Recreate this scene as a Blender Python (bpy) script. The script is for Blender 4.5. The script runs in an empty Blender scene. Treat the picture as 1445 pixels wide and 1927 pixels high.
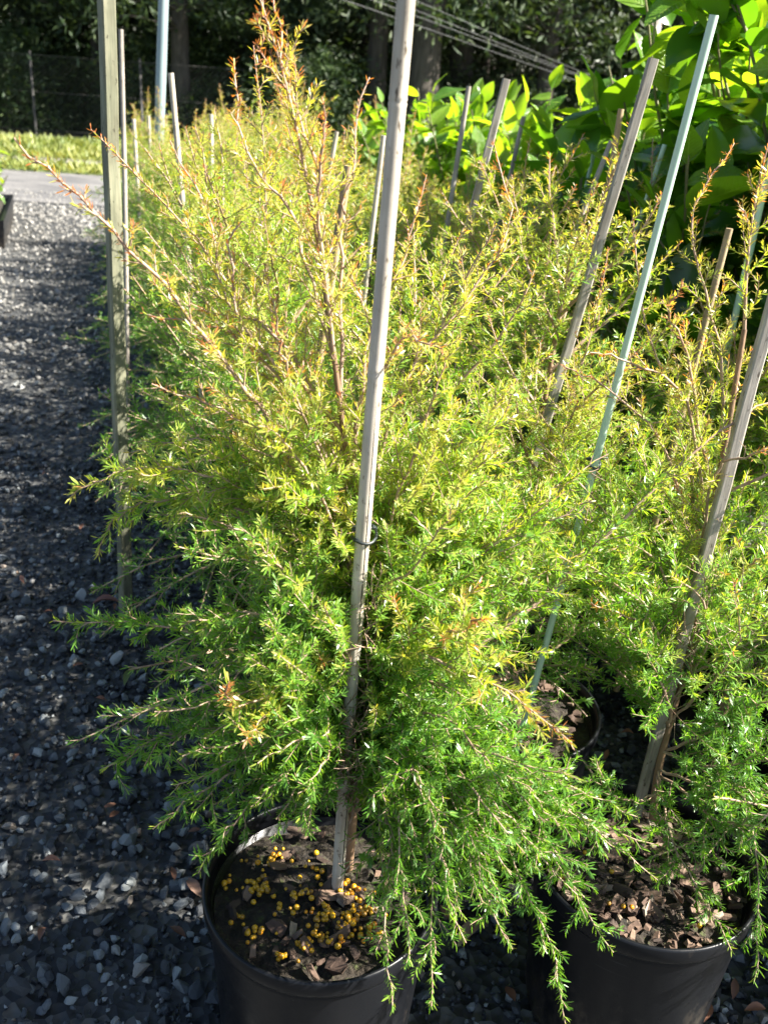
import bpy, math, random
import numpy as np
from mathutils import Vector, Matrix

random.seed(7); rng = np.random.default_rng(11)
S = bpy.context.scene
COL = S.collection

# ------------------------------------------------------------------ camera
F_PX, IW, IH = 1750.0, 1445.0, 1927.0
CAM = np.array([0.0, 0.0, 1.55])
_n = np.array([450.0 - IW / 2, 4730.0 - IH / 2, F_PX]); _n /= np.linalg.norm(_n)
_up = -_n
_f = np.array([0, 0, 1.0]) - np.dot([0, 0, 1.0], _up) * _up; _f /= np.linalg.norm(_f)
_r = np.cross(_f, _up)
RW = np.stack([_r, _f, _up])

cam_d = bpy.data.cameras.new('camera'); cam = bpy.data.objects.new('camera', cam_d); COL.objects.link(cam)
cam_d.sensor_fit = 'VERTICAL'; cam_d.sensor_height = 24.0; cam_d.sensor_width = 18.0
cam_d.lens = F_PX / IH * 24.0
cam_d.clip_start = 0.02; cam_d.clip_end = 600
cx, cy, cz = RW[:, 0], -RW[:, 1], -RW[:, 2]
cam.matrix_world = Matrix(((cx[0], cy[0], cz[0], CAM[0]), (cx[1], cy[1], cz[1], CAM[1]),
                           (cx[2], cy[2], cz[2], CAM[2]), (0, 0, 0, 1)))
cam_d.dof.use_dof = True; cam_d.dof.focus_distance = 1.5; cam_d.dof.aperture_fstop = 4.2
S.camera = cam

# ------------------------------------------------------------------ light
SUN_AZ, SUN_EL = math.radians(97), math.radians(43)      # azimuth clockwise from +Y
TO_SUN = Vector((math.sin(SUN_AZ) * math.cos(SUN_EL), math.cos(SUN_AZ) * math.cos(SUN_EL), math.sin(SUN_EL)))
world = bpy.data.worlds.new('World'); S.world = world; world.use_nodes = True
wn = world.node_tree.nodes; wl = world.node_tree.links
sky = wn.new('ShaderNodeTexSky'); sky.sky_type = 'NISHITA'; sky.sun_disc = False
sky.sun_elevation = SUN_EL; sky.sun_rotation = SUN_AZ; sky.altitude = 50
wl.new(sky.outputs[0], wn['Background'].inputs[0]); wn['Background'].inputs[1].default_value = 0.05
sun_d = bpy.data.lights.new('sun', 'SUN'); sun_d.energy = 5.0; sun_d.angle = math.radians(0.53)
sun_d.color = (1.0, 0.95, 0.86)
sun = bpy.data.objects.new('sun', sun_d); COL.objects.link(sun)
sun.rotation_euler = TO_SUN.to_track_quat('Z', 'Y').to_euler(); sun.location = (6, 4, 10)
vs = S.view_settings
S.display_settings.display_device = 'sRGB'
vs.view_transform = 'Standard'; vs.look = 'None'; vs.exposure = 2.32; vs.gamma = 1.0; vs.use_curve_mapping = False
S.render.engine = 'CYCLES'
S.cycles.use_denoising = True
S.cycles.max_bounces = 8; S.cycles.diffuse_bounces = 5; S.cycles.glossy_bounces = 2; S.cycles.transmission_bounces = 4
S.cycles.sample_clamp_indirect = 6.0

# ------------------------------------------------------------------ helpers
def ray(x, y): return RW @ np.array([x - IW / 2, y - IH / 2, F_PX])
def at_y(x, y, Y):                 # world point on the plane Y that a picture position looks at
    d = ray(x, y); return CAM + d * (Y / d[1])
def at_z(x, y, z):
    d = ray(x, y); return CAM + d * ((z - CAM[2]) / d[2])
def project(P):
    c = (np.asarray(P, float) - CAM) @ RW
    return c[..., 0] / c[..., 2] * F_PX + IW / 2, c[..., 1] / c[..., 2] * F_PX + IH / 2, c[..., 2]

def mesh_np(name, verts, loops, starts, totals, mat, tint=None, smooth=False):
    me = bpy.data.meshes.new(name)
    verts = np.ascontiguousarray(verts, dtype=np.float32)
    me.vertices.add(len(verts)); me.vertices.foreach_set('co', verts.ravel())
    me.loops.add(len(loops)); me.loops.foreach_set('vertex_index', np.asarray(loops, dtype=np.int32))
    me.polygons.add(len(starts)); me.polygons.foreach_set('loop_start', np.asarray(starts, dtype=np.int32))
    me.polygons.foreach_set('use_smooth', np.full(len(starts), smooth, dtype=bool))
    if tint is not None:
        at = me.attributes.new('tint', 'FLOAT_COLOR', 'POINT')
        c = np.ones((len(verts), 4), np.float32); c[:, :3] = tint
        at.data.foreach_set('color', c.ravel())
    me.update(calc_edges=True); me.validate()
    if mat: me.materials.append(mat)
    return me
def mesh_faces(name, verts, faces, mat, tint=None, smooth=False):
    loops = [i for f in faces for i in f]; tot = [len(f) for f in faces]
    starts = np.concatenate([[0], np.cumsum(tot)[:-1]]) if faces else []
    return mesh_np(name, np.array(verts, float), loops, starts, tot, mat, tint, smooth)
def link(name, me, parent=None, loc=None, label=None, cat=None, group=None, kind=None):
    o = bpy.data.objects.new(name, me); COL.objects.link(o)
    if parent is not None: o.parent = parent
    if loc is not None: o.location = loc
    tag(o, label, cat, group, kind); return o
def tag(o, label=None, cat=None, group=None, kind=None):
    if label: o['label'] = label
    if cat: o['category'] = cat
    if group: o['group'] = group
    if kind: o['kind'] = kind
    return o
def empty(name, loc, label=None, cat=None, group=None):
    o = bpy.data.objects.new(name, None); COL.objects.link(o); o.location = loc
    o.empty_display_size = 0.05
    return tag(o, label, cat, group)

# ---- materials
def new_mat(name):
    m = bpy.data.materials.new(name); m.use_nodes = True
    nt = m.node_tree; b = nt.nodes['Principled BSDF']; return m, nt, b
def ramp(nt, fac, stops):
    r = nt.nodes.new('ShaderNodeValToRGB'); e = r.color_ramp.elements
    while len(e) < len(stops): e.new(0.5)
    for el, (p, c) in zip(e, stops): el.position = p; el.color = (*c, 1)
    nt.links.new(fac, r.inputs[0]); return r.outputs[0]
def noise(nt, scale, detail=4, rough=0.55, stretch=None, coord='Object'):
    tc = nt.nodes.new('ShaderNodeTexCoord'); n = nt.nodes.new('ShaderNodeTexNoise')
    n.inputs['Scale'].default_value = scale; n.inputs['Detail'].default_value = detail; n.inputs['Roughness'].default_value = rough
    src = tc.outputs[coord]
    if stretch:
        mp = nt.nodes.new('ShaderNodeMapping'); mp.inputs['Scale'].default_value = stretch
        nt.links.new(src, mp.inputs[0]); src = mp.outputs[0]
    nt.links.new(src, n.inputs['Vector']); return n.outputs['Fac']
def bump(nt, b, h, strength, dist=0.01):
    n = nt.nodes.new('ShaderNodeBump'); n.inputs['Strength'].default_value = strength; n.inputs['Distance'].default_value = dist
    nt.links.new(h, n.inputs['Height']); nt.links.new(n.outputs[0], b.inputs['Normal'])
def mixc(nt, fac, a, bcol, mode='MIX'):
    m = nt.nodes.new('ShaderNodeMix'); m.data_type = 'RGBA'; m.blend_type = mode
    for sock, v in ((m.inputs[0], fac), (m.inputs[6], a), (m.inputs[7], bcol)):
        if hasattr(v, 'links'): nt.links.new(v, sock)
        elif isinstance(v, tuple): sock.default_value = (*v, 1)
        else: sock.default_value = v
    return m.outputs[2]
def noise_mat(name, scale, stops, rough=0.7, bs=0.0, bd=0.01, stretch=None, detail=5, spec=0.5, bscale=None):
    m, nt, b = new_mat(name)
    f = noise(nt, scale, detail, 0.6, stretch)
    nt.links.new(ramp(nt, f, stops), b.inputs['Base Color'])
    b.inputs['Roughness'].default_value = rough; b.inputs['Specular IOR Level'].default_value = spec
    if bs: bump(nt, b, noise(nt, bscale or scale * 2, detail, 0.6, stretch), bs, bd)
    return m
def leaf_mat(name, rough=0.38, trans=0.42, tcol=(1.25, 1.3, 0.5), from_object=None, spec=0.5, vein=False):
    m, nt, b = new_mat(name)
    if from_object:
        oi = nt.nodes.new('ShaderNodeObjectInfo'); c = ramp(nt, oi.outputs['Random'], from_object)
    else:
        a = nt.nodes.new('ShaderNodeAttribute'); a.attribute_name = 'tint'; c = a.outputs['Color']
    nt.links.new(c, b.inputs['Base Color']); b.inputs['Roughness'].default_value = rough
    b.inputs['Specular IOR Level'].default_value = spec
    t = nt.nodes.new('ShaderNodeBsdfTranslucent'); nt.links.new(mixc(nt, 1.0, c, tcol, 'MULTIPLY'), t.inputs[0])
    mx = nt.nodes.new('ShaderNodeMixShader'); mx.inputs[0].default_value = trans
    nt.links.new(b.outputs[0], mx.inputs[1]); nt.links.new(t.outputs[0], mx.inputs[2])
    nt.links.new(mx.outputs[0], nt.nodes['Material Output'].inputs[0])
    if vein:                               # midrib and side veins in the leaf's own coordinates
        tc = nt.nodes.new('ShaderNodeTexCoord'); sp = nt.nodes.new('ShaderNodeSeparateXYZ'); nt.links.new(tc.outputs['Object'], sp.inputs[0])
        def mth(op, a, v):
            n = nt.nodes.new('ShaderNodeMath'); n.operation = op
            for k_, q in enumerate((a, v)):
                if q is None: continue
                if hasattr(q, 'links'): nt.links.new(q, n.inputs[k_])
                else: n.inputs[k_].default_value = q
            return n.outputs[0]
        ay = mth('ABSOLUTE', sp.outputs[1], None); rib = mth('LESS_THAN', ay, .009)
        sv = mth('ABSOLUTE', mth('SINE', mth('MULTIPLY', mth('SUBTRACT', sp.outputs[0], mth('MULTIPLY', ay, .9)), 38.0), None), None)
        side = mth('LESS_THAN', sv, .13); vv_ = mth('MAXIMUM', rib, mth('MULTIPLY', side, .45))
        blot = noise(nt, 5, 5, .7); c3 = mixc(nt, 1.0, c, mixc(nt, blot, (.72, .75, .7), (1.25, 1.2, 1.2)), 'MULTIPLY')
        c4 = mixc(nt, vv_, c3, (.26, .34, .07)); nt.links.new(c4, b.inputs['Base Color'])
        nt.links.new(mixc(nt, 1.0, c3, tcol, 'MULTIPLY'), t.inputs[0])
        bump(nt, b, mth('ADD', mth('MULTIPLY', sv, .6), noise(nt, 25, 3)), 0.35, 0.02)
    return m
M = {}
M['needle'] = leaf_mat('needle_leaf', 0.36, 0.50, (1.65, 1.55, 0.5), spec=0.7)
M['twig'] = noise_mat('twig_bark', 60, [(0.3, (0.22, 0.13, 0.085)), (0.7, (0.40, 0.29, 0.21))], 0.7)
M['stem'] = noise_mat('stem_bark', 40, [(0.3, (0.12, 0.07, 0.04)), (0.7, (0.26, 0.16, 0.09))], 0.85, 0.6, 0.004, (1, 1, 0.25))
M['broad'] = leaf_mat('broad_leaf', 0.26, 0.50, (3.0, 2.4, 0.5), from_object=[(0.0, (0.06, 0.15, 0.02)), (0.5, (0.10, 0.215, 0.024)), (1.0, (0.17, 0.29, 0.03))], spec=0.7, vein=True)
M['broad_rest'] = leaf_mat('broad_leaf_mass', 0.26, 0.50, (3.0, 2.4, 0.5), spec=0.7)
M['broadstem'] = noise_mat('green_stem', 30, [(0.3, (0.10, 0.09, 0.04)), (0.7, (0.17, 0.16, 0.06))], 0.6)
M['tree_leaf'] = leaf_mat('tree_leaf', 0.5, 0.25, (1.3, 1.3, 0.5))
M['bark'] = noise_mat('tree_bark', 6, [(0.3, (0.035, 0.028, 0.022)), (0.7, (0.10, 0.085, 0.07))], 0.9, 0.8, 0.03, (3, 3, 0.4))
M['grass'] = leaf_mat('grass_blade', 0.5, 0.35, (1.3, 1.3, 0.5))

def wood_mat(name, dark, mid, light, zs=0.06, scale=90, rough=0.75):
    m, nt, b = new_mat(name)
    g = noise(nt, scale, 6, 0.65, (1, 1, zs)); p = noise(nt, 9, 4, 0.6, (1, 1, 0.5))
    c1 = ramp(nt, g, [(0.28, dark), (0.5, mid), (0.75, light)])
    c2 = mixc(nt, ramp(nt, p, [(0.32, (0, 0, 0)), (0.66, (1, 1, 1))]), (0.50, 0.48, 0.45), (1.12, 1.1, 1.07))
    sk = ramp(nt, noise(nt, 150, 3, .6, (1, 1, .35)), [(0.30, (0.30, 0.27, 0.24)), (0.38, (1, 1, 1))]); c2 = mixc(nt, 1.0, c2, sk, 'MULTIPLY')
    nt.links.new(mixc(nt, 1.0, c1, c2, 'MULTIPLY'), b.inputs['Base Color'])
    b.inputs['Roughness'].default_value = rough; b.inputs['Specular IOR Level'].default_value = 0.3
    bump(nt, b, g, 0.5, 0.002); return m
M['wood_green'] = wood_mat('weathered_green_timber', (0.10, 0.11, 0.075), (0.19, 0.195, 0.135), (0.29, 0.28, 0.20))
M['bamboo'] = wood_mat('weathered_bamboo', (0.36, 0.31, 0.25), (0.50, 0.45, 0.38), (0.60, 0.56, 0.50), 0.03, 120, 0.6)
M['wood_grey'] = wood_mat('weathered_grey_timber', (0.17, 0.15, 0.13), (0.33, 0.30, 0.265), (0.47, 0.44, 0.40))
M['wood_tan'] = wood_mat('tan_bamboo', (0.20, 0.14, 0.08), (0.34, 0.25, 0.15), (0.44, 0.35, 0.23))
M['fibre'] = noise_mat('pale_green_fibreglass', 25, [(0.3, (0.36, 0.50, 0.38)), (0.7, (0.47, 0.60, 0.48))], 0.4, 0, 0, (1, 1, .2))
M['post'] = noise_mat('galvanised_steel', 12, [(0.3, (0.17, 0.23, 0.25)), (0.7, (0.24, 0.30, 0.31))], 0.45, 0, 0, (1, 1, .2))
M['fence'] = noise_mat('rusty_shaded_fence_wire', 8, [(0.3, (0.03, 0.028, 0.025)), (0.7, (0.07, 0.065, 0.06))], 0.7)  # dull wire darkened further, the shade of the trees put into its colour
M['crack'] = noise_mat('dark_split', 30, [(0.3, (0.02, 0.015, 0.01)), (0.7, (0.05, 0.04, 0.03))], 0.9)
M['tie'] = noise_mat('black_rubber', 40, [(0.3, (0.012, 0.016, 0.016)), (0.7, (0.03, 0.04, 0.04))], 0.45)

def pot_mat():
    m, nt, b = new_mat('black_plastic')
    f = noise(nt, 14, 6, 0.7, (1, 1, 0.35)); d = noise(nt, 55, 5, 0.7)
    c = ramp(nt, f, [(0.35, (0.005, 0.0056, 0.007)), (0.66, (0.006, 0.0065, 0.008)), (0.9, (0.03, 0.028, 0.026))])
    tc = nt.nodes.new('ShaderNodeTexCoord'); sp = nt.nodes.new('ShaderNodeSeparateXYZ'); nt.links.new(tc.outputs['Object'], sp.inputs[0])
    mr = nt.nodes.new('ShaderNodeMapRange'); mr.inputs[1].default_value = .0; mr.inputs[2].default_value = .22; mr.inputs[3].default_value = .30; mr.inputs[4].default_value = .0
    nt.links.new(sp.outputs[2], mr.inputs[0])
    ad = nt.nodes.new('ShaderNodeMath'); ad.operation = 'ADD'; nt.links.new(noise(nt, 26, 7, 0.72, (1, 1, .6)), ad.inputs[0]); nt.links.new(mr.outputs[0], ad.inputs[1])
    mud = ramp(nt, ad.outputs[0], [(0.62, (0, 0, 0)), (0.85, (.8, .8, .8))]); scr = ramp(nt, noise(nt, 30, 2, .5, (.25, .25, 9)), [(0.70, (0, 0, 0)), (0.74, (.5, .5, .5))])
    c = mixc(nt, mud, c, (.05, .042, .033)); c = mixc(nt, scr, c, (.035, .036, .038))
    nt.links.new(c, b.inputs['Base Color'])
    nt.links.new(ramp(nt, d, [(0.3, (0.26,) * 3), (0.75, (0.44,) * 3)]), b.inputs['Roughness'])
    b.inputs['Specular IOR Level'].default_value = 0.2
    bump(nt, b, d, 0.12, 0.002); return m
M['pot'] = pot_mat()
M['soil'] = noise_mat('potting_mix', 70, [(0.3, (0.012, 0.009, 0.006)), (0.55, (0.035, 0.026, 0.017)), (0.72, (0.06, 0.075, 0.02))], 0.95, 1.0, 0.01)
def obj_random_mat(name, stops, rough, bs=0.5, nscale=60, spec=0.5):
    m, nt, b = new_mat(name)
    oi = nt.nodes.new('ShaderNodeObjectInfo'); c = ramp(nt, oi.outputs['Random'], stops)
    n = noise(nt, nscale, 5, 0.65)
    c2 = mixc(nt, n, (0.55, 0.55, 0.55), (1.4, 1.4, 1.4)); nt.links.new(mixc(nt, 1.0, c, c2, 'MULTIPLY'), b.inputs['Base Color'])
    b.inputs['Roughness'].default_value = rough; b.inputs['Specular IOR Level'].default_value = spec
    bump(nt, b, n, bs, 0.004); return m
STONE_STOPS = [(0.0, (0.008, 0.009, 0.011)), (0.50, (0.022, 0.026, 0.031)), (0.80, (0.060, 0.068, 0.074)), (0.94, (0.25, 0.265, 0.26)), (1.0, (0.16, 0.11, 0.075))]
M['stone'] = obj_random_mat('blue_metal_stone', [(0.0, (0.016, 0.018, 0.022)), (0.45, (0.045, 0.053, 0.062)), (0.78, (0.115, 0.13, 0.14)), (0.94, (0.25, 0.265, 0.26)), (1.0, (0.17, 0.12, 0.085))], 0.55)
M['chip'] = obj_random_mat('pine_bark_chip', [(0.0, (0.03, 0.018, 0.012)), (0.5, (0.085, 0.05, 0.033)), (0.85, (0.17, 0.11, 0.075)), (1.0, (0.30, 0.24, 0.18))], 0.85)
M['pellet'] = obj_random_mat('fertiliser_prill', [(0.0, (0.20, 0.10, 0.015)), (0.2, (0.42, 0.22, 0.008)), (0.8, (0.60, 0.32, 0.012)), (1.0, (0.60, 0.20, 0.008))], 0.35, 0.1, 90)
M['deadleaf'] = leaf_mat('dead_leaf', 0.7, 0.2, (1.2, 1.0, .7))
def stone_tint_mat():
    m, nt, b = new_mat('gravel_stones')
    a = nt.nodes.new('ShaderNodeAttribute'); a.attribute_name = 'tint'
    n = noise(nt, 60, 5, 0.65); c2 = mixc(nt, n, (0.55, 0.55, 0.55), (1.4, 1.4, 1.4))
    nt.links.new(mixc(nt, 1.0, a.outputs['Color'], c2, 'MULTIPLY'), b.inputs['Base Color'])
    b.inputs['Roughness'].default_value = 0.55; bump(nt, b, n, 0.5, 0.004); return m
M['gravel'] = stone_tint_mat()
def ground_mat(name, stops, sc, bs, bd):
    m, nt, b = new_mat(name)
    v = nt.nodes.new('ShaderNodeTexVoronoi'); v.inputs['Scale'].default_value = sc
    tc = nt.nodes.new('ShaderNodeTexCoord'); nt.links.new(tc.outputs['Object'], v.inputs['Vector'])
    sep = nt.nodes.new('ShaderNodeSeparateColor'); nt.links.new(v.outputs['Color'], sep.inputs[0])
    c = ramp(nt, sep.outputs[0], stops)
    big = noise(nt, 0.9, 4); c2 = mixc(nt, big, (0.55, 0.55, 0.55), (1.5, 1.45, 1.35))
    nt.links.new(mixc(nt, 1.0, c, c2, 'MULTIPLY'), b.inputs['Base Color'])
    b.inputs['Roughness'].default_value = 0.8
    bump(nt, b, v.outputs['Distance'], bs, bd); return m
M['dirt'] = ground_mat('gravel_ground', [(0.0, (0.014, 0.015, 0.017)), (0.6, (0.038, 0.04, 0.042)), (1.0, (0.09, 0.09, 0.086))], 42, 0.9, 0.02)
def asphalt_mat():
    m, nt, b = new_mat('asphalt')
    f = noise(nt, 60, 5); g = noise(nt, 0.8, 6, 0.7, (1, 2.5, 1))
    c1 = ramp(nt, f, [(0.3, (0.06, 0.06, 0.063)), (0.7, (0.15, 0.148, 0.145))]); c2 = ramp(nt, g, [(0.35, (0.55, 0.55, 0.57)), (0.65, (1.5, 1.45, 1.38))])  # broad patches put into the colour in place of shadow bands
    nt.links.new(mixc(nt, 1.0, c1, c2, 'MULTIPLY'), b.inputs['Base Color']); b.inputs['Roughness'].default_value = 0.9; bump(nt, b, f, 0.5, 0.01); return m
M['asphalt'] = asphalt_mat()
M['turf'] = noise_mat('turf', 3, [(0.3, (0.05, 0.085, 0.02)), (0.7, (0.11, 0.14, 0.035))], 0.95)
M['track'] = noise_mat('dirt_track', 5, [(0.3, (0.12, 0.11, 0.09)), (0.7, (0.20, 0.18, 0.15))], 0.95)
M['litter'] = noise_mat('forest_floor', 4, [(0.3, (0.025, 0.025, 0.014)), (0.7, (0.06, 0.055, 0.03))], 0.95)

# ---- tubes
class Tubes:
    def __init__(s): s.v = []; s.l = []; s.n = 0; s.k = []
    def add(s, pts, r0, r1, sides=4, cap=False):
        pts = np.asarray(pts, float); n = len(pts)
        t = np.gradient(pts, axis=0); t /= np.linalg.norm(t, axis=1, keepdims=True) + 1e-12
        ref = np.array([0.31, 0.87, 0.38]); a = np.cross(t, ref); a /= np.linalg.norm(a, axis=1, keepdims=True) + 1e-12
        b = np.cross(t, a)
        rad = r0 if np.ndim(r0) else np.linspace(r0, r1, n)
        ang = np.arange(sides) * 2 * math.pi / sides
        ring = pts[:, None, :] + np.asarray(rad)[:, None, None] * (np.cos(ang)[None, :, None] * a[:, None, :] + np.sin(ang)[None, :, None] * b[:, None, :])
        s.v.append(ring.reshape(-1, 3))
        i = np.arange(n - 1)[:, None] * sides; j = np.arange(sides)[None, :]; j2 = (j + 1) % sides
        q = np.stack([i + j, i + j2, i + sides + j2, i + sides + j], -1).reshape(-1, 4) + s.n
        s.l.append(q.reshape(-1)); s.k.append(np.full(len(q), 4))
        if cap:
            for base in (0, (n - 1) * sides):
                s.l.append(np.arange(sides) + s.n + base); s.k.append(np.array([sides]))
        s.n += n * sides
    def mesh(s, name, mat, smooth=True):
        tot = np.concatenate(s.k); st = np.concatenate([[0], np.cumsum(tot)[:-1]])
        return mesh_np(name, np.concatenate(s.v), np.concatenate(s.l), st, tot, mat, None, smooth)

def unit(v): return v / (np.linalg.norm(v) + 1e-12)
def smooth_path(P, n):
    P = np.asarray(P, float)
    if len(P) == 2: return P[0] + (P[1] - P[0]) * np.linspace(0, 1, n)[:, None]
    E = np.vstack([2 * P[0] - P[1], P, 2 * P[-1] - P[-2]]); out = []
    for t in np.linspace(0, len(P) - 1 - 1e-6, n):
        i = int(t); u = t - i; p0, p1, p2, p3 = E[i:i + 4]
        out.append(0.5 * (2 * p1 + (p2 - p0) * u + (2 * p0 - 5 * p1 + 4 * p2 - p3) * u * u + (3 * p1 - p0 - 3 * p2 + p3) * u ** 3))
    return np.array(out)

# ---- needle foliage: leaf arrays -> mesh
def needles(name, pos, tan, size, tint, hero, mat=None, wide=1.0):
    N = len(pos)
    r = rng.normal(size=(N, 3)); tan = tan / (np.linalg.norm(tan, axis=1, keepdims=True) + 1e-9)
    r -= (r * tan).sum(1, keepdims=True) * tan; r /= np.linalg.norm(r, axis=1, keepdims=True) + 1e-9
    a = rng.uniform(math.radians(32), math.radians(68), N)[:, None]
    d = tan * np.cos(a) + r * np.sin(a)
    w = np.cross(d, tan); w /= np.linalg.norm(w, axis=1, keepdims=True) + 1e-9
    nn = np.cross(w, d)                       # upper side
    L = size[:, None]; hw = L * (rng.uniform(0.056, 0.084, N) if hero else rng.uniform(0.066, 0.098, N))[:, None]
    hw = hw * wide
    if hero:
        cv = rng.uniform(-0.02, 0.14, N)[:, None] * L
        base = pos; p1 = pos + d * L * 0.38 - nn * cv * 0.5; p2 = pos + d * L * 0.75 - nn * cv * 0.35; tip = pos + d * L + nn * cv * .2
        V = np.stack([base, p1 - w * hw + nn * hw * .4, p1 + w * hw + nn * hw * .4, p2 - w * hw * .85 + nn * hw * .3, p2 + w * hw * .85 + nn * hw * .3, tip], 1).reshape(-1, 3)
        tpl = np.array([0, 2, 1, 1, 2, 4, 3, 3, 4, 5]); k = np.array([3, 4, 3]); nv = 6
    else:
        mid = pos + d * L * 0.5
        V = np.stack([pos, mid + w * hw * 1.15 + nn * hw * .4, pos + d * L, mid - w * hw * 1.15 + nn * hw * .4], 1).reshape(-1, 3)
        tpl = np.array([0, 1, 2, 0, 2, 3]); k = np.array([3, 3]); nv = 4
    loops = (tpl[None, :] + np.arange(N)[:, None] * nv).ravel(); tot = np.tile(k, N)
    st = np.concatenate([[0], np.cumsum(tot)[:-1]])
    return mesh_np(name, V, loops, st, tot, mat or M['needle'], np.repeat(tint, nv, 0), False)

C_DEEP = np.array([0.085, 0.215, 0.030]); C_FRESH = np.array([0.165, 0.325, 0.042]); C_YEL = np.array([0.37, 0.42, 0.07])
C_GOLD = np.array([0.48, 0.38, 0.11]); C_RED = np.array([0.46, 0.17, 0.06])
def needle_tint(g):                     # g 0 old leaf .. 1 new shoot
    g = np.clip(g, 0, 1); keys = np.array([0, 0.30, 0.62, 0.92, 1.0]); cols = np.stack([C_DEEP, C_FRESH, C_YEL, C_GOLD, C_RED])
    return np.stack([np.interp(g, keys, cols[:, i]) for i in range(3)], 1)

def wander(p, d, length, n, wig, trop):
    pts = [p]; step = length / n
    for _ in range(n):
        d = unit(d + rng.normal(size=3) * wig + trop); p = p + d * step; pts.append(p)
    return np.array(pts)
def perp_dir(t, phi, ang):
    a = unit(np.cross(t, [0.2, 0.5, 0.84])); b = np.cross(t, a)
    return unit(t * math.cos(ang) + (a * math.cos(phi) + b * math.sin(phi)) * math.sin(ang))

def foliate(primary, o):
    """primary: (n,3) path. Returns laterals+twigs tubes and leaf arrays. o: options"""
    tb = Tubes(); lp, lt, ls, lg = [], [], [], []
    seg = np.linalg.norm(np.diff(primary, axis=0), axis=1); cum = np.concatenate([[0], np.cumsum(seg)]); L = cum[-1]
    def along(path, s0, spacing, size, g0, g1, pair=2):
        sg = np.linalg.norm(np.diff(path, axis=0), axis=1); c = np.concatenate([[0], np.cumsum(sg)])
        s = np.arange(s0 * c[-1], c[-1], spacing)
        if not len(s): return
        s = np.repeat(s, pair) + rng.uniform(-1, 1, len(s) * pair) * spacing * .4; s = np.clip(s, 0, c[-1])
        P = np.stack([np.interp(s, c, path[:, i]) for i in range(3)], 1)
        T = np.gradient(path, axis=0); T = np.stack([np.interp(s, c, T[:, i]) for i in range(3)], 1)
        f = s / c[-1]
        lp.append(P); lt.append(T); ls.append(size * rng.uniform(.65, 1.2, len(s)) * (1 - .35 * f ** 3)); lg.append(g0 + (g1 - g0) * f ** 2.5)
    r0, r1 = o.get('r', (0.004, 0.0012))
    tb.add(primary, r0, r1, 5)
    al = o.get('age', 0.2)                       # new-growth level of the branch
    tipg = o.get('tip', 0.55)
    sp, ls_ = o.get('lat_sp', 0.034), o.get('lat_len', 0.16)
    tsp, tl = o.get('tw_sp', 0.022), o.get('tw_len', 0.05)
    lsp, lsz = o.get('leaf_sp', 0.0029), o.get('leaf', 0.0160)
    up = o.get('up', 0.10); s = o.get('start', 0.12) * L; phi = rng.uniform(0, 6)
    while s < L * 0.985:
        f = s / L; p = np.array([np.interp(s, cum, primary[:, i]) for i in range(3)])
        t = unit(np.array([np.interp(s + .01, cum, primary[:, i]) for i in range(3)]) - p + 1e-9)
        phi += 2.4 + rng.uniform(-.5, .5)
        ll = ls_ * (0.35 + 0.65 * math.sin(math.pi * min(1, (f * .8 + .25)))) * (1 - .72 * f ** 2) * rng.uniform(.55, 1.25)
        d = perp_dir(t, phi, math.radians(rng.uniform(32, 55)))
        n = max(3, int(ll / .03)); path = wander(p, d, ll, n, .10, np.array([0, 0, up]))
        tb.add(path, r0 * .38, .0006, 3)
        gb = al + .12 * rng.normal() * .6
        along(path, .05, lsp, lsz, gb, gb + (tipg - al) * (.45 + .55 * f) + .1)
        c2 = np.linspace(0, ll, len(path)); q = tsp * .8; ph2 = rng.uniform(0, 6)
        while q < ll * .93:
            pp = np.array([np.interp(q, c2, path[:, i]) for i in range(3)]); i = min(int(q / ll * n), n - 1)
            tt = unit(path[i + 1] - path[i]); ph2 += 2.4 + rng.uniform(-.4, .4)
            w = tl * rng.uniform(.4, 1.2) * (1 - .5 * q / ll)
            pa = wander(pp, perp_dir(tt, ph2, math.radians(rng.uniform(35, 60))), w, 3, .1, np.array([0, 0, up * .8]))
            tb.add(pa, .0008, .0004, 3)
            along(pa, .08, lsp, lsz * .95, gb, gb + (tipg - al) * .55)
            q += tsp * rng.uniform(.7, 1.4)
        s += sp * rng.uniform(.6, 1.4)
    along(primary, o.get('bare', .25), lsp * 1.15, lsz, al, tipg + .12)
    return tb, np.concatenate(lp), np.concatenate(lt), np.concatenate(ls), np.concatenate(lg)

# ------------------------------------------------------------------ ground
def sheet(name, pts, z, mat):
    me = mesh_faces(name, [(x, y, z) for x, y in pts], [tuple(range(len(pts)))], mat)
    return link(name, me, kind='structure')
sheet('ground', [(-300, -60), (300, -60), (300, 400), (-300, 400)], -0.012, M['litter'])
gravel_path = sheet('gravel_path', [(-14, -3), (9, -3), (9, 12.2), (-14, 10.8)], -0.004, M['dirt'])
road = sheet('road', [(-60, 6.2), (60, 13.6), (60, 17.0), (-60, 9.6)], 0.004, M['asphalt'])
for v, (x, y) in zip(road.data.vertices, [(-40, 8.9), (30, 13.4), (30, 16.6), (-40, 12.1)]): v.co.x, v.co.y = x, y
verge = sheet('grass_verge', [(-40, 12.1), (30, 16.6), (30, 24.0), (-40, 19.0)], 0.0, M['turf'])
track = sheet('dirt_track', [(-40, 13.6), (-2, 15.9), (-2, 16.7), (-40, 14.4)], 0.008, M['track'])

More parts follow.
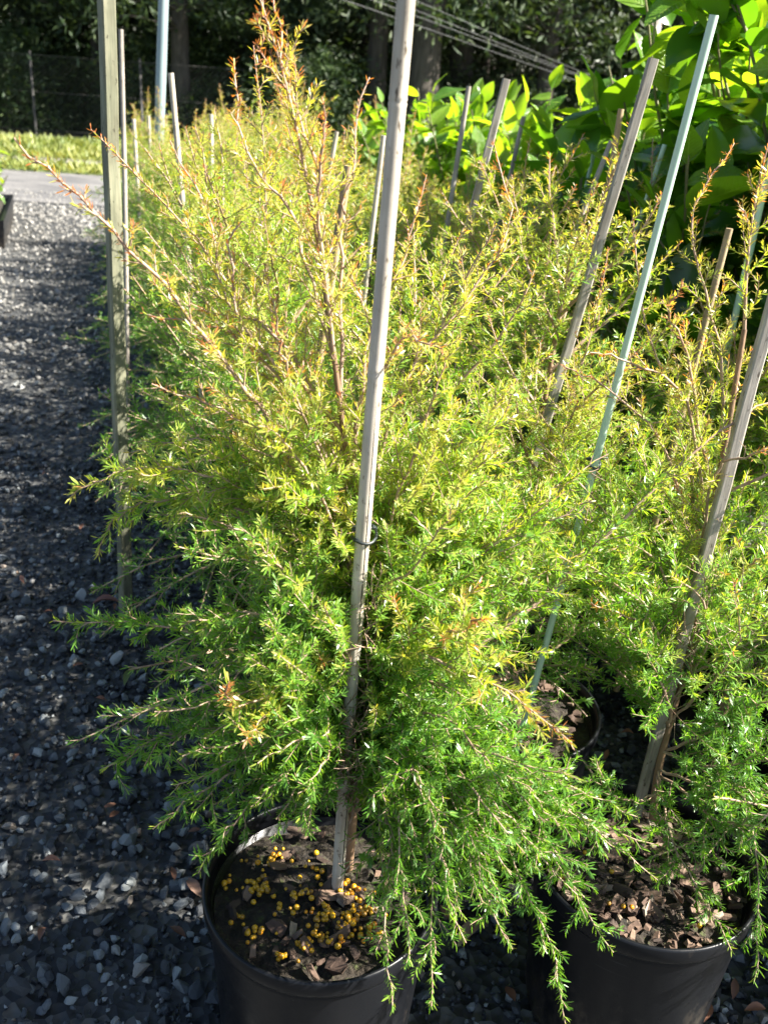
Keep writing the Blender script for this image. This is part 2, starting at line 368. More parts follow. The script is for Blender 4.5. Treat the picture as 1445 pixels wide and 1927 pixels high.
def grass_tufts(name, n, area, parent):
    P = rng.uniform(0, 1, (n, 2)); x = area[0] + (area[1] - area[0]) * P[:, 0]; y = area[2] + (area[3] - area[2]) * P[:, 1] + x * 0.064
    keep = np.abs(y - (16.1 + x * 0.061)) > .45 if name == 'grass' else np.ones(n, bool)
    x, y = x[keep], y[keep]; n = len(x)
    pos = np.stack([x, y, np.zeros(n)], 1); tan = np.tile([0, 0, 1.0], (n, 1)) + rng.normal(size=(n, 3)) * .15
    size = rng.uniform(.06, .2, n)
    t = np.array([0.09, 0.15, 0.03]) + (np.array([0.32, 0.31, 0.09]) - np.array([0.09, 0.15, 0.03])) * (rng.uniform(0, 1, (n, 1)) * .5 + .25 * (1 + np.sin(x * 1.9 + np.sin(y * 2.3) * 2) * np.cos(y * 3.1 + x))[:, None])
    return link(name, needles(name, pos, tan, size * 1.2, t, False, M['grass']), parent, label=None, kind='stuff')
g = grass_tufts('grass', 42000, (-13, 6, 14.6, 20.2), None)
tag(g, 'strip of sunlit short grass beside the far road', 'grass')

# stones -----------------------------------------------------------------
def stone_template(k, flat=0.7):
    r = np.random.default_rng(100 + k)
    t = (1 + 5 ** .5) / 2
    V = np.array([(-1, t, 0), (1, t, 0), (-1, -t, 0), (1, -t, 0), (0, -1, t), (0, 1, t), (0, -1, -t), (0, 1, -t), (t, 0, -1), (t, 0, 1), (-t, 0, -1), (-t, 0, 1)], float)
    V /= np.linalg.norm(V[0]); Fc = [(0, 11, 5), (0, 5, 1), (0, 1, 7), (0, 7, 10), (0, 10, 11), (1, 5, 9), (5, 11, 4), (11, 10, 2), (10, 7, 6), (7, 1, 8), (3, 9, 4), (3, 4, 2), (3, 2, 6), (3, 6, 8), (3, 8, 9), (4, 9, 5), (2, 4, 11), (6, 2, 10), (8, 6, 7), (9, 8, 1)]
    V = V + r.normal(size=V.shape) * .17
    for _ in range(4):                       # cut facets
        nrm = unit(r.normal(size=3)); dd = V @ nrm; m = r.uniform(.5, .75); ov = np.maximum(dd - m, 0); V -= ov[:, None] * nrm
    V *= np.array([1, r.uniform(.6, .95), r.uniform(.45, .8)]) * .5
    return V, np.array(Fc)
TPL = [stone_template(k) for k in range(12)]
def rot_mats(n, tilt=0.6):
    a = rng.uniform(0, 2 * math.pi, n); b = rng.normal(0, tilt, n); c = rng.normal(0, tilt, n)
    def R(ax, t):
        m = np.zeros((n, 3, 3)); i, j = [(1, 2), (0, 2), (0, 1)][ax]; m[:, ax, ax] = 1
        m[:, i, i] = np.cos(t); m[:, j, j] = np.cos(t); m[:, i, j] = -np.sin(t); m[:, j, i] = np.sin(t); return m
    return R(2, a) @ R(0, b) @ R(1, c)
P1 = np.array([-0.058, 1.122]); U = np.array([0.546, 0.105]); V_ = np.array([-0.163, 0.46])
pots = {}
for r_ in range(17):
    for c_ in range(5):
        p = P1 + U * c_ + V_ * r_
        if (r_, c_) == (1, 1): p = np.array([0.300, 1.645])
        elif r_ > 0: p = p + rng.normal(size=2) * .03 + np.array([.20 + .018 * max(0, r_ - 4), .07 * (r_ == 1)])
        pots[(r_, c_)] = p
pots[(0, 1)] = np.array([0.492, 1.225])
MAG = [(1.30, 2.66), (1.16, 3.15), (1.30, 4.15), (1.02, 4.75), (0.70, 5.25), (0.42, 5.8), (0.10, 6.4), (1.62, 4.9), (1.45, 5.7)]
for k in list(pots):
    p = pots[k]
    if k[1] == 4 and k[0] > 0: del pots[k]; continue
    if min(np.hypot(p[0] - a, p[1] - b) for a, b in MAG) < 0.40: del pots[k]; continue
    if p[0] - (-p[1] * .42 + 2.95) > 0: del pots[k]
POT_R, POT_RB, POT_H, SOIL_Z = 0.193, 0.158, 0.36, 0.312

def scatter_stones(n, region, smin, smax, ybias=1.0):
    P = rng.uniform(0, 1, (n, 2)); y = region[2] + (region[3] - region[2]) * P[:, 1] ** ybias
    x = region[0] + (region[1] - region[0]) * P[:, 0]
    s = smin * (smax / smin) ** (rng.uniform(0, 1, n) ** 2.2)
    ok = np.ones(n, bool)
    for (px_, py_) in pots.values(): ok &= np.hypot(x - px_, y - py_) > POT_RB + .012 + s * .4
    sx, sy, sz = project(np.stack([x, y, np.zeros(n)], 1))
    ok &= (sx > -260) & (sx < IW + 120) & (sy < IH + 260) & (sz > 0)
    x, y, s = x[ok], y[ok], s[ok]
    return x, y, s, s * rng.uniform(.05, .32, len(s))
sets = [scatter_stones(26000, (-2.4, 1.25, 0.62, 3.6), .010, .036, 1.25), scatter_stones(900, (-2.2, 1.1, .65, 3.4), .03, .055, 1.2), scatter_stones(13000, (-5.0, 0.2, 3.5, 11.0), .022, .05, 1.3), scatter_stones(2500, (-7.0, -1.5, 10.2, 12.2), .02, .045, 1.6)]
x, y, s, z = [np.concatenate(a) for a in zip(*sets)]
sx, sy, sz = project(np.stack([x, y, z], 1))
seen = (sx > 0) & (sx < 400) & (sy < IH) & (sy > 900)
score = np.where(seen, s / sz, 0); big = np.argsort(-score)[:290]
mask = np.ones(len(x), bool); mask[big] = False
grey = np.array([c for _, c in STONE_STOPS]); gp = np.array([p for p, _ in STONE_STOPS])
def stone_tint(n):
    u = rng.uniform(0, 1, n); return np.stack([np.interp(u, gp, grey[:, i]) for i in range(3)], 1)
kk = rng.integers(0, 12, len(x)); RM = rot_mats(len(x)); tv, tf, tt_, off = [], [], [], 0
for k in range(12):
    idx = np.where((kk == k) & mask)[0]; T, Fc = TPL[k]
    vv = np.einsum('nij,vj->nvi', RM[idx], T) * s[idx][:, None, None] + np.stack([x[idx], y[idx], z[idx]], 1)[:, None, :]
    tv.append(vv.reshape(-1, 3)); tf.append((Fc[None] + np.arange(len(idx))[:, None, None] * 12).reshape(-1, 3) + off); off += len(idx) * 12
    far = np.clip((y[idx] - 3.2) / 3.5, 0, 1)[:, None]  # farther stones blend to paler beige gravel, sunlit look put into the tint
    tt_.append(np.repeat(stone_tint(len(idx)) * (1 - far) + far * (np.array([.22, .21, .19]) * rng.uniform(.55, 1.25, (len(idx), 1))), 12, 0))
tf = np.concatenate(tf)
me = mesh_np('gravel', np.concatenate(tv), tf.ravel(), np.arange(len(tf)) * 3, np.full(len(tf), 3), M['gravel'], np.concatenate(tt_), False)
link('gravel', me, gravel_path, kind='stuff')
def subdiv_stone(T, Fc, k):                                 # finer template for the stones that show largest
    r = np.random.default_rng(k); V = list(map(tuple, T)); cache = {}; out = []
    def mid(a, b):
        key = (min(a, b), max(a, b))
        if key not in cache: cache[key] = len(V); V.append(tuple((np.array(V[a]) + np.array(V[b])) * .5 * r.uniform(1.0, 1.12)))
        return cache[key]
    for a, b, c in Fc:
        ab, bc, ca = mid(a, b), mid(b, c), mid(c, a); out += [(a, ab, ca), (b, bc, ab), (c, ca, bc), (ab, bc, ca)]
    return V, out
SM = [mesh_faces('stone', *subdiv_stone(*TPL[k], k), M['stone']) for k in range(12)]
for i in big:
    o = link('stone', SM[kk[i]], gravel_path)
    o.matrix_local = Matrix.Translation((x[i], y[i], z[i] + s[i] * .08)) @ Matrix(RM[i].tolist()).to_4x4() @ Matrix.Scale(s[i] * 1.08, 4)

# ------------------------------------------------------------------ pots
def lathe(profile, n=72):
    v, f = [], []
    for (r, zz) in profile:
        for i in range(n): a = 2 * math.pi * i / n; v.append((r * math.cos(a), r * math.sin(a), zz))
    for j in range(len(profile) - 1):
        for i in range(n): f.append((j * n + i, j * n + (i + 1) % n, (j + 1) * n + (i + 1) % n, (j + 1) * n + i))
    return v, f
wv, wf = lathe([(0.02, 0.004), (POT_RB - .006, 0.0), (POT_RB, .006), (POT_RB + .004, .03), (POT_R - .012, POT_H - .05), (POT_R - .011, POT_H - .03), (POT_R - .017, POT_H - .03), (POT_RB - .002, .02), (.02, .016)])
WALL = mesh_faces('wall', wv, wf, M['pot'], smooth=True)
rv, rf = lathe([(POT_R - .0105, POT_H - .034), (POT_R - .004, POT_H - .032), (POT_R - .002, POT_H - .026), (POT_R - .001, POT_H - .004), (POT_R - .003, POT_H - .001), (POT_R - .0065, POT_H), (POT_R - .0085, POT_H - .003), (POT_R - .0175, POT_H - .036), (POT_R - .0105, POT_H - .034)], 96)
RIM = mesh_faces('rim', rv, rf, M['pot'], smooth=True)
def soil_mesh(seed, dz=0):
    r = np.random.default_rng(seed); v = [(0, 0, SOIL_Z + dz + .012)]; f = []; n = 40; rings = 12; RR = POT_R - .0195
    ph = r.uniform(0, 6, 6)
    for j in range(1, rings + 1):
        q = RR * j / rings
        for i in range(n):
            a = 2 * math.pi * i / n; X, Y = q * math.cos(a), q * math.sin(a)
            h = .006 * math.sin(31 * X + ph[0]) * math.cos(27 * Y + ph[1]) + r.normal() * .0028 + .012 * (1 - j / rings)
            v.append((X, Y, SOIL_Z + dz + h))
    for i in range(n): f.append((0, 1 + i, 1 + (i + 1) % n))
    for j in range(rings - 1):
        for i in range(n): a, b = 1 + j * n + i, 1 + j * n + (i + 1) % n; f.append((a, a + n, b + n, b))
    return mesh_faces('potting_mix', v, f, M['soil'])
SOILS = [soil_mesh(k) for k in range(3)]
def chip_mesh(k):
    r = np.random.default_rng(500 + k); a, b, c = r.uniform(.010, .02), r.uniform(.005, .011), r.uniform(.0015, .0035)
    v = [(sx_ * a * r.uniform(.6, 1), sy_ * b * r.uniform(.5, 1), sz_ * c + r.normal() * .0008) for sz_ in (-1, 1) for sx_, sy_ in ((-1, -1), (0, -1.15), (1, -.8), (1.1, .5), (.2, 1), (-1, .9))]
    f = [tuple(range(5, -1, -1)), tuple(range(6, 12))] + [(i, (i + 1) % 6, (i + 1) % 6 + 6, i + 6) for i in range(6)]
    return mesh_faces('bark_chip', v, f, M['chip'])
CHIPS = [chip_mesh(k) for k in range(8)]
POT_GROUP = 'black nursery pots in the massed rows'
pot_objs = {}
named = {(0, 0): 'big black plastic pot at the front dotted with yellow fertiliser pellets', (0, 1): 'black plastic pot of bark mulch at the right front corner',
         (1, 1): 'empty-looking black pot rim showing in the gap behind the front two pots'}
for k, p in pots.items():
    e = empty('plant_pot', (p[0], p[1], 0), named.get(k, 'black nursery pot hidden under the dense shrubs of the rows'), 'pot', None if k in named else POT_GROUP)
    e.rotation_euler.z = rng.uniform(0, 6); pot_objs[k] = e
    link('wall', WALL, e); link('rim', RIM, e)
    so = link('potting_mix', SOILS[(k[0] + k[1]) % 3], e)
    nchip = {(0, 1): 290, (0, 0): 70, (1, 1): 110, (0, 2): 80, (1, 2): 80, (1, 0): 60}.get(k, 0)
    for _ in range(nchip):
        q = math.sqrt(rng.uniform(0, 1)) * (POT_R - .034); a = rng.uniform(0, 6.283)
        o = link('bark_chip', CHIPS[rng.integers(8)], so); o.location = (q * math.cos(a), q * math.sin(a), SOIL_Z + .014 + rng.uniform(0, .006))
        o.rotation_euler = (rng.normal() * .45, rng.normal() * .45, rng.uniform(0, 6)); o.scale = [rng.uniform(.55, 1.25)] * 3
# fertiliser pellets
def uv_ball(r, n=10, m=7):
    v, f = [(0, 0, r)], []
    for j in range(1, m):
        t = math.pi * j / m
        for i in range(n): a = 2 * math.pi * i / n; v.append((r * math.sin(t) * math.cos(a), r * math.sin(t) * math.sin(a), r * math.cos(t) * .95))
    v.append((0, 0, -r))
    for i in range(n): f.append((0, 1 + i, 1 + (i + 1) % n)); f.append((len(v) - 1, 1 + (m - 2) * n + (i + 1) % n, 1 + (m - 2) * n + i))
    for j in range(m - 2):
        for i in range(n): a, b = 1 + j * n + i, 1 + j * n + (i + 1) % n; f.append((a, a + n, b + n, b))
    return v, f
PEL = mesh_faces('fertiliser_pellet', *uv_ball(.0043), M['pellet'], smooth=True)
clusters = [(490, 1668, 14, 12), (462, 1672, 4, 10), (505, 1622, 10, 14), (575, 1690, 12, 16), (602, 1725, 16, 14), (662, 1690, 16, 18), (688, 1722, 14, 16), (655, 1740, 16, 16), (598, 1768, 14, 14), (575, 1785, 10, 12), (522, 1800, 4, 10), (482, 1760, 7, 12), (440, 1738, 4, 14), (415, 1665, 8, 10), (625, 1655, 8, 12), (520, 1725, 7, 25), (560, 1630, 8, 30), (645, 1770, 9, 18), (445, 1620, 6, 18), (700, 1760, 8, 14)]
for cx_, cy_, n, sd in clusters:
    for _ in range(int(n * 1.4)):
        q = at_z(cx_ + rng.normal() * sd, cy_ + rng.normal() * sd * .8, SOIL_Z + .012)
        if np.hypot(q[0] - P1[0], q[1] - P1[1]) > POT_R - .03: continue
        rr = np.hypot(q[0] - P1[0], q[1] - P1[1]) / POT_R
        o = link('fertiliser_pellet', PEL, None, (q[0], q[1], SOIL_Z + .012 + .012 * (1 - rr) + rng.uniform(-.003, .004)), 'round yellow fertiliser pellet scattered on the soil of the front pot', 'pellet', 'yellow pellets in the front pot')
        o.scale = [rng.uniform(.55, 1.25)] * 3
for cx_, cy_ in ((1034, 1542), (1100, 1604), (1145, 1700), (1172, 1705), (1188, 1707), (1315, 1742), (1150, 1640), (1060, 1650)):
    q = at_z(cx_, cy_, SOIL_Z + .022)
    link('fertiliser_pellet', PEL, None, q, 'orange fertiliser pellet on the bark chips of the right pot', 'pellet', 'orange pellets in the right pot')

# ------------------------------------------------------------------ stakes
def stake(name, p_top, p_bot, w, mat, label, kind='round', nodes=0):
    p_top, p_bot = np.array(p_top, float), np.array(p_bot, float); d = p_top - p_bot; L = np.linalg.norm(d)
    if kind == 'square':
        v, f = [], []; n = 14; c = w * .12
        prof = [(-w / 2 + c, -w / 2), (w / 2 - c, -w / 2), (w / 2, -w / 2 + c), (w / 2, w / 2 - c), (w / 2 - c, w / 2), (-w / 2 + c, w / 2), (-w / 2, w / 2 - c), (-w / 2, -w / 2 + c)]
        for i in range(n + 1):
            t = i / n; dx, dy = rng.normal() * w * .03, rng.normal() * w * .03
            for a, b in prof: v.append((a + dx + rng.normal() * w * .012, b + dy + rng.normal() * w * .012, t * L))
        for i in range(n):
            for j in range(8): f.append((i * 8 + j, i * 8 + (j + 1) % 8, i * 8 + 8 + (j + 1) % 8, i * 8 + 8 + j))
        f += [tuple(range(7, -1, -1)), tuple(range(n * 8, n * 8 + 8))]
        me = mesh_faces(name, v, f, mat)
    else:
        sides = 14; zs, rs = [], []
        nd = nodes or 0; pos = [L * (i + .6) / nd for i in range(nd)] if nd else []
        zz = sorted(set([L * i / 30 for i in range(31)] + [q + e for q in pos for e in (-.006, -.002, 0, .002, .006) if 0 < q + e < L]))
        for q in zz:
            r = w / 2 * (1 + .02 * math.sin(q * 9) - .05 * q / L)
            for c in pos:
                if abs(q - c) < .0045: r *= 1.07 if abs(q - c) > .001 else .97
            zs.append(q); rs.append(r)
        v, f = [], []; bend = rng.normal(size=2) * .006
        for q, r in zip(zs, rs):
            o = math.sin(q / L * math.pi)
            for j in range(sides): a = 2 * math.pi * j / sides; v.append((r * math.cos(a) + bend[0] * o, r * math.sin(a) + bend[1] * o, q))
        for i in range(len(zs) - 1):
            for j in range(sides): f.append((i * sides + j, i * sides + (j + 1) % sides, (i + 1) * sides + (j + 1) % sides, (i + 1) * sides + j))
        f += [tuple(range(sides - 1, -1, -1)), tuple(range((len(zs) - 1) * sides, len(zs) * sides))]
        me = mesh_faces(name, v, f, mat, smooth=True)
        if hasattr(me, 'set_sharp_from_angle'): me.set_sharp_from_angle(angle=math.radians(50))
    o = link(name, me, None, p_bot, label, 'stake')
    o.rotation_mode = 'QUATERNION'; o.rotation_quaternion = Vector(d).to_track_quat('Z', 'Y')
    return o
STK1_B = at_z(634, 1672, SOIL_Z); STK1_T = at_y(769, -60, 1.02)
s1 = stake('bamboo_stake', STK1_T, STK1_B - np.array([0, 0, .12]), 0.0195, M['bamboo'], 'tall pale bamboo stake standing in the front pot', nodes=5)
def strip_on(o, ang, r, z0, z1, w, name='crack'):
    v, f = [], []; n = 10
    for i in range(n + 1):
        q = z0 + (z1 - z0) * i / n; ww = w * math.sin(math.pi * (i + .3) / (n + .6)); jj = rng.normal() * .02
        for sgn in (-1, 1): v.append((r * math.cos(ang + jj + sgn * ww), r * math.sin(ang + jj + sgn * ww), q))
    for i in range(n): f.append((2 * i, 2 * i + 1, 2 * i + 3, 2 * i + 2))
    link(name, mesh_faces(name, v, f, M['crack']), o)
strip_on(s1, -1.5, .0096, .62, 1.02, .10); strip_on(s1, -1.15, .0097, .16, .40, .08)
STK2_B = at_z(1190, 1545, SOIL_Z); STK2_T = at_y(1472, 500, 1.30)
stake('timber_stake', STK2_T, STK2_B - np.array([0, 0, .12]), .0165, M['wood_grey'], 'weathered grey timber stake leaning in the right front pot', 'square')
LST = at_z(237, 1158, 0.0)
stake('timber_stake', at_y(199, -70, 2.36), LST - np.array([0, 0, .05]), .034, M['wood_green'], 'greenish weathered square timber stake at the far left edge of the rows by the gravel', 'square')
def stk(a, b, Y, w, mat, label, kind='round', nodes=4, down=.6, Yb=None, name='bamboo_stake'):
    t = at_y(a[0], a[1], Y); q = at_y(b[0], b[1], Yb or Y); d = unit(q - t); bot = q + d * (max(q[2] - .2, .05) / max(-d[2], .2))
    stake(name, t, bot, w, M[mat], label, kind, nodes)
stk((228, 55), (231, 235), 3.4, .017, 'wood_grey', 'thin grey stake close behind the square timber stake on the left')
stk((322, 137), (343, 350), 2.9, .017, 'bamboo', 'short bamboo stake tilted beside the blue-grey steel post')
stk((1343, 28), (1085, 985), 1.34, .0122, 'fibre', 'long pale green fibreglass stake leaning across the right shrubs', nodes=0, Yb=1.40, name='fibreglass_stake')
stk((1229, 110), (1113, 503), 2.05, .0195, 'wood_grey', 'thick grey timber stake leaning left of the long pale green stake', 'square', name='timber_stake')
stk((953, 148), (878, 440), 2.6, .019, 'wood_grey', 'grey timber stake leaning before the broad leaves mid picture', 'square', name='timber_stake')
stk((882, 162), (848, 372), 3.0, .016, 'wood_grey', 'slim grey stake left of the leaning grey timber stake')
stk((985, 219), (960, 340), 3.4, .016, 'wood_grey', 'short grey stake right of the leaning grey timber stake')
stk((1168, 205), (1138, 380), 2.5, .016, 'wood_tan', 'thin tan bamboo stake just left of the thick grey stake')
stk((1150, 265), (1082, 430), 2.7, .015, 'wood_grey', 'thin crossing stake leaning low beside the tan bamboo stake')
stk((1250, 272), (1203, 425), 2.8, .014, 'fibre', 'short pale green stake before the dark broad leaves', nodes=0, name='fibreglass_stake')
stk((1122, 265), (1098, 380), 3.3, .014, 'fibre', 'faint pale green stake left of the tan bamboo stake', nodes=0, name='fibreglass_stake')
stk((1452, 290), (1408, 470), 2.4, .017, 'fibre', 'pale green stake at the right picture edge', nodes=0, name='fibreglass_stake')
stk((1372, 430), (1318, 650), 1.95, .015, 'wood_tan', 'brownish bamboo stake among the shrubs at right')
stk((656, 312), (618, 585), 1.75, .017, 'wood_tan', 'tan bamboo stake just behind the main shrub leader')
stk((722, 255), (704, 430), 2.5, .014, 'bamboo', 'slender bamboo stake just left of the tall front stake')
stk((634, 248), (622, 330), 4.2, .018, 'bamboo', 'distant bamboo stake above the golden shrub tops')
for i, (xa, ya, Yy) in enumerate(((252, 224, 6.4), (280, 218, 7.3), (398, 215, 5.6))):
    t = at_y(xa, ya, Yy); stake('bamboo_stake', t, (t[0] + rng.normal() * .02, Yy, .3), .024, M['bamboo'], 'far pale stake rising just above the distant golden shrubs', nodes=4)['group'] = 'far stakes among the distant shrubs'
t = at_y(311, -60, 7.2); b_ = at_y(301, 250, 7.2); d = unit(b_ - t); b_ = b_ + d * (b_[2] / -d[2])
stake('steel_post', t + (t - b_) * .4, b_ - np.array([0, 0, .05]), .072, M['post'], 'tall blue-grey steel post rising out of the distant shrubs', nodes=0)['category'] = 'post'

# brown second stake/trunk at right edge
stk((1452, 1110), (1372, 1310), 1.78, .022, 'wood_tan', 'short thick tan stake low at the right picture edge')

# ties
def tie(c, axis, r, rt, label, wobble=.002, tail=None):
    axis = unit(np.array(axis)); a = unit(np.cross(axis, [0, 1, .2])); b = np.cross(axis, a); tb = Tubes()
    th = np.linspace(0, 2 * math.pi * 1.05, 26)
    pts = [np.array(c) + r * (math.cos(q) * a + math.sin(q) * b * 1.25) + axis * (wobble * math.sin(2 * q) + .002 * q) for q in th]
    if tail is not None: pts += [pts[-1] + np.array(tail) * t for t in (.35, .7, 1.0)]
    tb.add(pts, rt, rt, 6, cap=True); link('plant_tie', tb.mesh('plant_tie', M['tie']), None, None, label, 'tie')
ax1 = STK1_T - STK1_B; f1 = 0.48
def on(a, b, y_target):
    lo, hi = 0, 1
    for _ in range(40):
        m = (lo + hi) / 2; yy = project(a + (b - a) * m)[1]
        if yy > y_target: lo = m
        else: hi = m
    return a + (b - a) * lo
tie(on(STK1_B, STK1_T, 1012), ax1, .0155, .0022, 'small black tie wrapped around the tall front bamboo stake', tail=(.03, .02, -.004))
tie(on(STK2_B, STK2_T, 1253), STK2_T - STK2_B, .018, .0032, 'black rubber tie looped round the weathered right stake', tail=(.028, .004, .004))
gt, gb = at_y(1343, 28, 1.34), at_y(1085, 985, 1.40)
tie(on(gb, gt, 878), gt - gb, .011, .0022, 'dark tie low on the long pale green stake', tail=(.03, .0, .004))

# ------------------------------------------------------------------ hero shrubs
CLEAR = [(STK1_B, STK1_T, .014, .3), (STK2_B, STK2_T, .016, .10), (gb, gt, .012, .12)]
def make_shrub(name, label, stem_pts, stem_r, primaries, opts, base):
    root = empty(name, base, label, 'shrub')
    def local(me):                       # keep vertices in the thing's own frame
        n = len(me.vertices); a = np.empty(n * 3, np.float32); me.vertices.foreach_get('co', a)
        a = a.reshape(-1, 3) - np.array(base, np.float32); me.vertices.foreach_set('co', a.ravel()); me.update(); return me
    tb = Tubes(); tb.add(stem_pts, stem_r[0], stem_r[1], 9); link('stem', local(tb.mesh('stem', M['stem'])), root)
    for P, o in primaries:
        oo = dict(opts); oo.update(o)
        tb, lp, lt, ls, lg = foliate(P, oo)
        br = link('branch', local(tb.mesh('branch', M['twig'])), root)
        lg = lg + rng.normal(size=len(lg)) * .10 + np.clip((lp[:, 2] - 0.85) * .55, -.15, .42)
        ok = np.ones(len(lp), bool)                       # growth is kept off the near side of the stakes
        for b_, t_, w_, dep in CLEAR:
            f_ = (lp[:, 2] - b_[2]) / (t_[2] - b_[2]); q_ = b_ + (t_ - b_) * f_[:, None]
            rel = lp - q_; ok &= ~((np.abs(rel[:, 0] - rel[:, 1] * q_[:, 0] / q_[:, 1] - w_ * .4) < w_ * 1.4) & (rel[:, 1] < .01) & (rel[:, 1] > -dep) & (f_ > .08) & (rng.uniform(0, 1, len(lp)) < .93))
        lp, lt, ls, lg = lp[ok], lt[ok], ls[ok], lg[ok]
        link('foliage', local(needles('foliage', lp, lt, ls, needle_tint(lg), True)), br, kind='stuff')
    return root
def pth(start, pts, Ye, n=16):
    """branch path from a point on the stem through picture positions, its depth easing from the stem's to Ye"""
    Ys = start[1]; m = len(pts); P = [start]
    for i, (a, b) in enumerate(pts): P.append(at_y(a, b, Ys + (Ye - Ys) * (i + 1) / m))
    P = smooth_path(P, n); w = rng.normal(size=P.shape) * .0022; w[0] = 0; return P + w
def on_stem(stem, z): return np.array([np.interp(z, stem[:, 2], stem[:, i]) for i in range(3)])

b1 = at_z(655, 1640, SOIL_Z)
stem1 = smooth_path([b1 - np.array([0, 0, .02]), at_y(668, 1500, 1.15), at_y(690, 1300, 1.16), at_y(688, 1100, 1.17), at_y(655, 880, 1.17), at_y(622, 620, 1.17), at_y(590, 400, 1.18)], 40)
top = dict(lat_len=.085, tw_len=.035, tw_sp=.022, lat_sp=.02, leaf=.0130, leaf_sp=.0034, age=.38, tip=.74, up=.16, r=(.0030, .0009), start=.05, bare=.1)
mid = dict(lat_len=.17, age=.22, tip=.55, r=(.003, .0009), lat_sp=.028, tw_sp=.02)
low = dict(lat_len=.17, age=.12, tip=.42, up=.03, r=(.0032, .0009), lat_sp=.025, tw_sp=.018)
drp = dict(lat_len=.12, lat_sp=.028, age=.14, tip=.42, up=.0, r=(.0028, .0008), leaf=.0165, tw_len=.045)
S1 = lambda z: on_stem(stem1, z)
zt = stem1[-1]
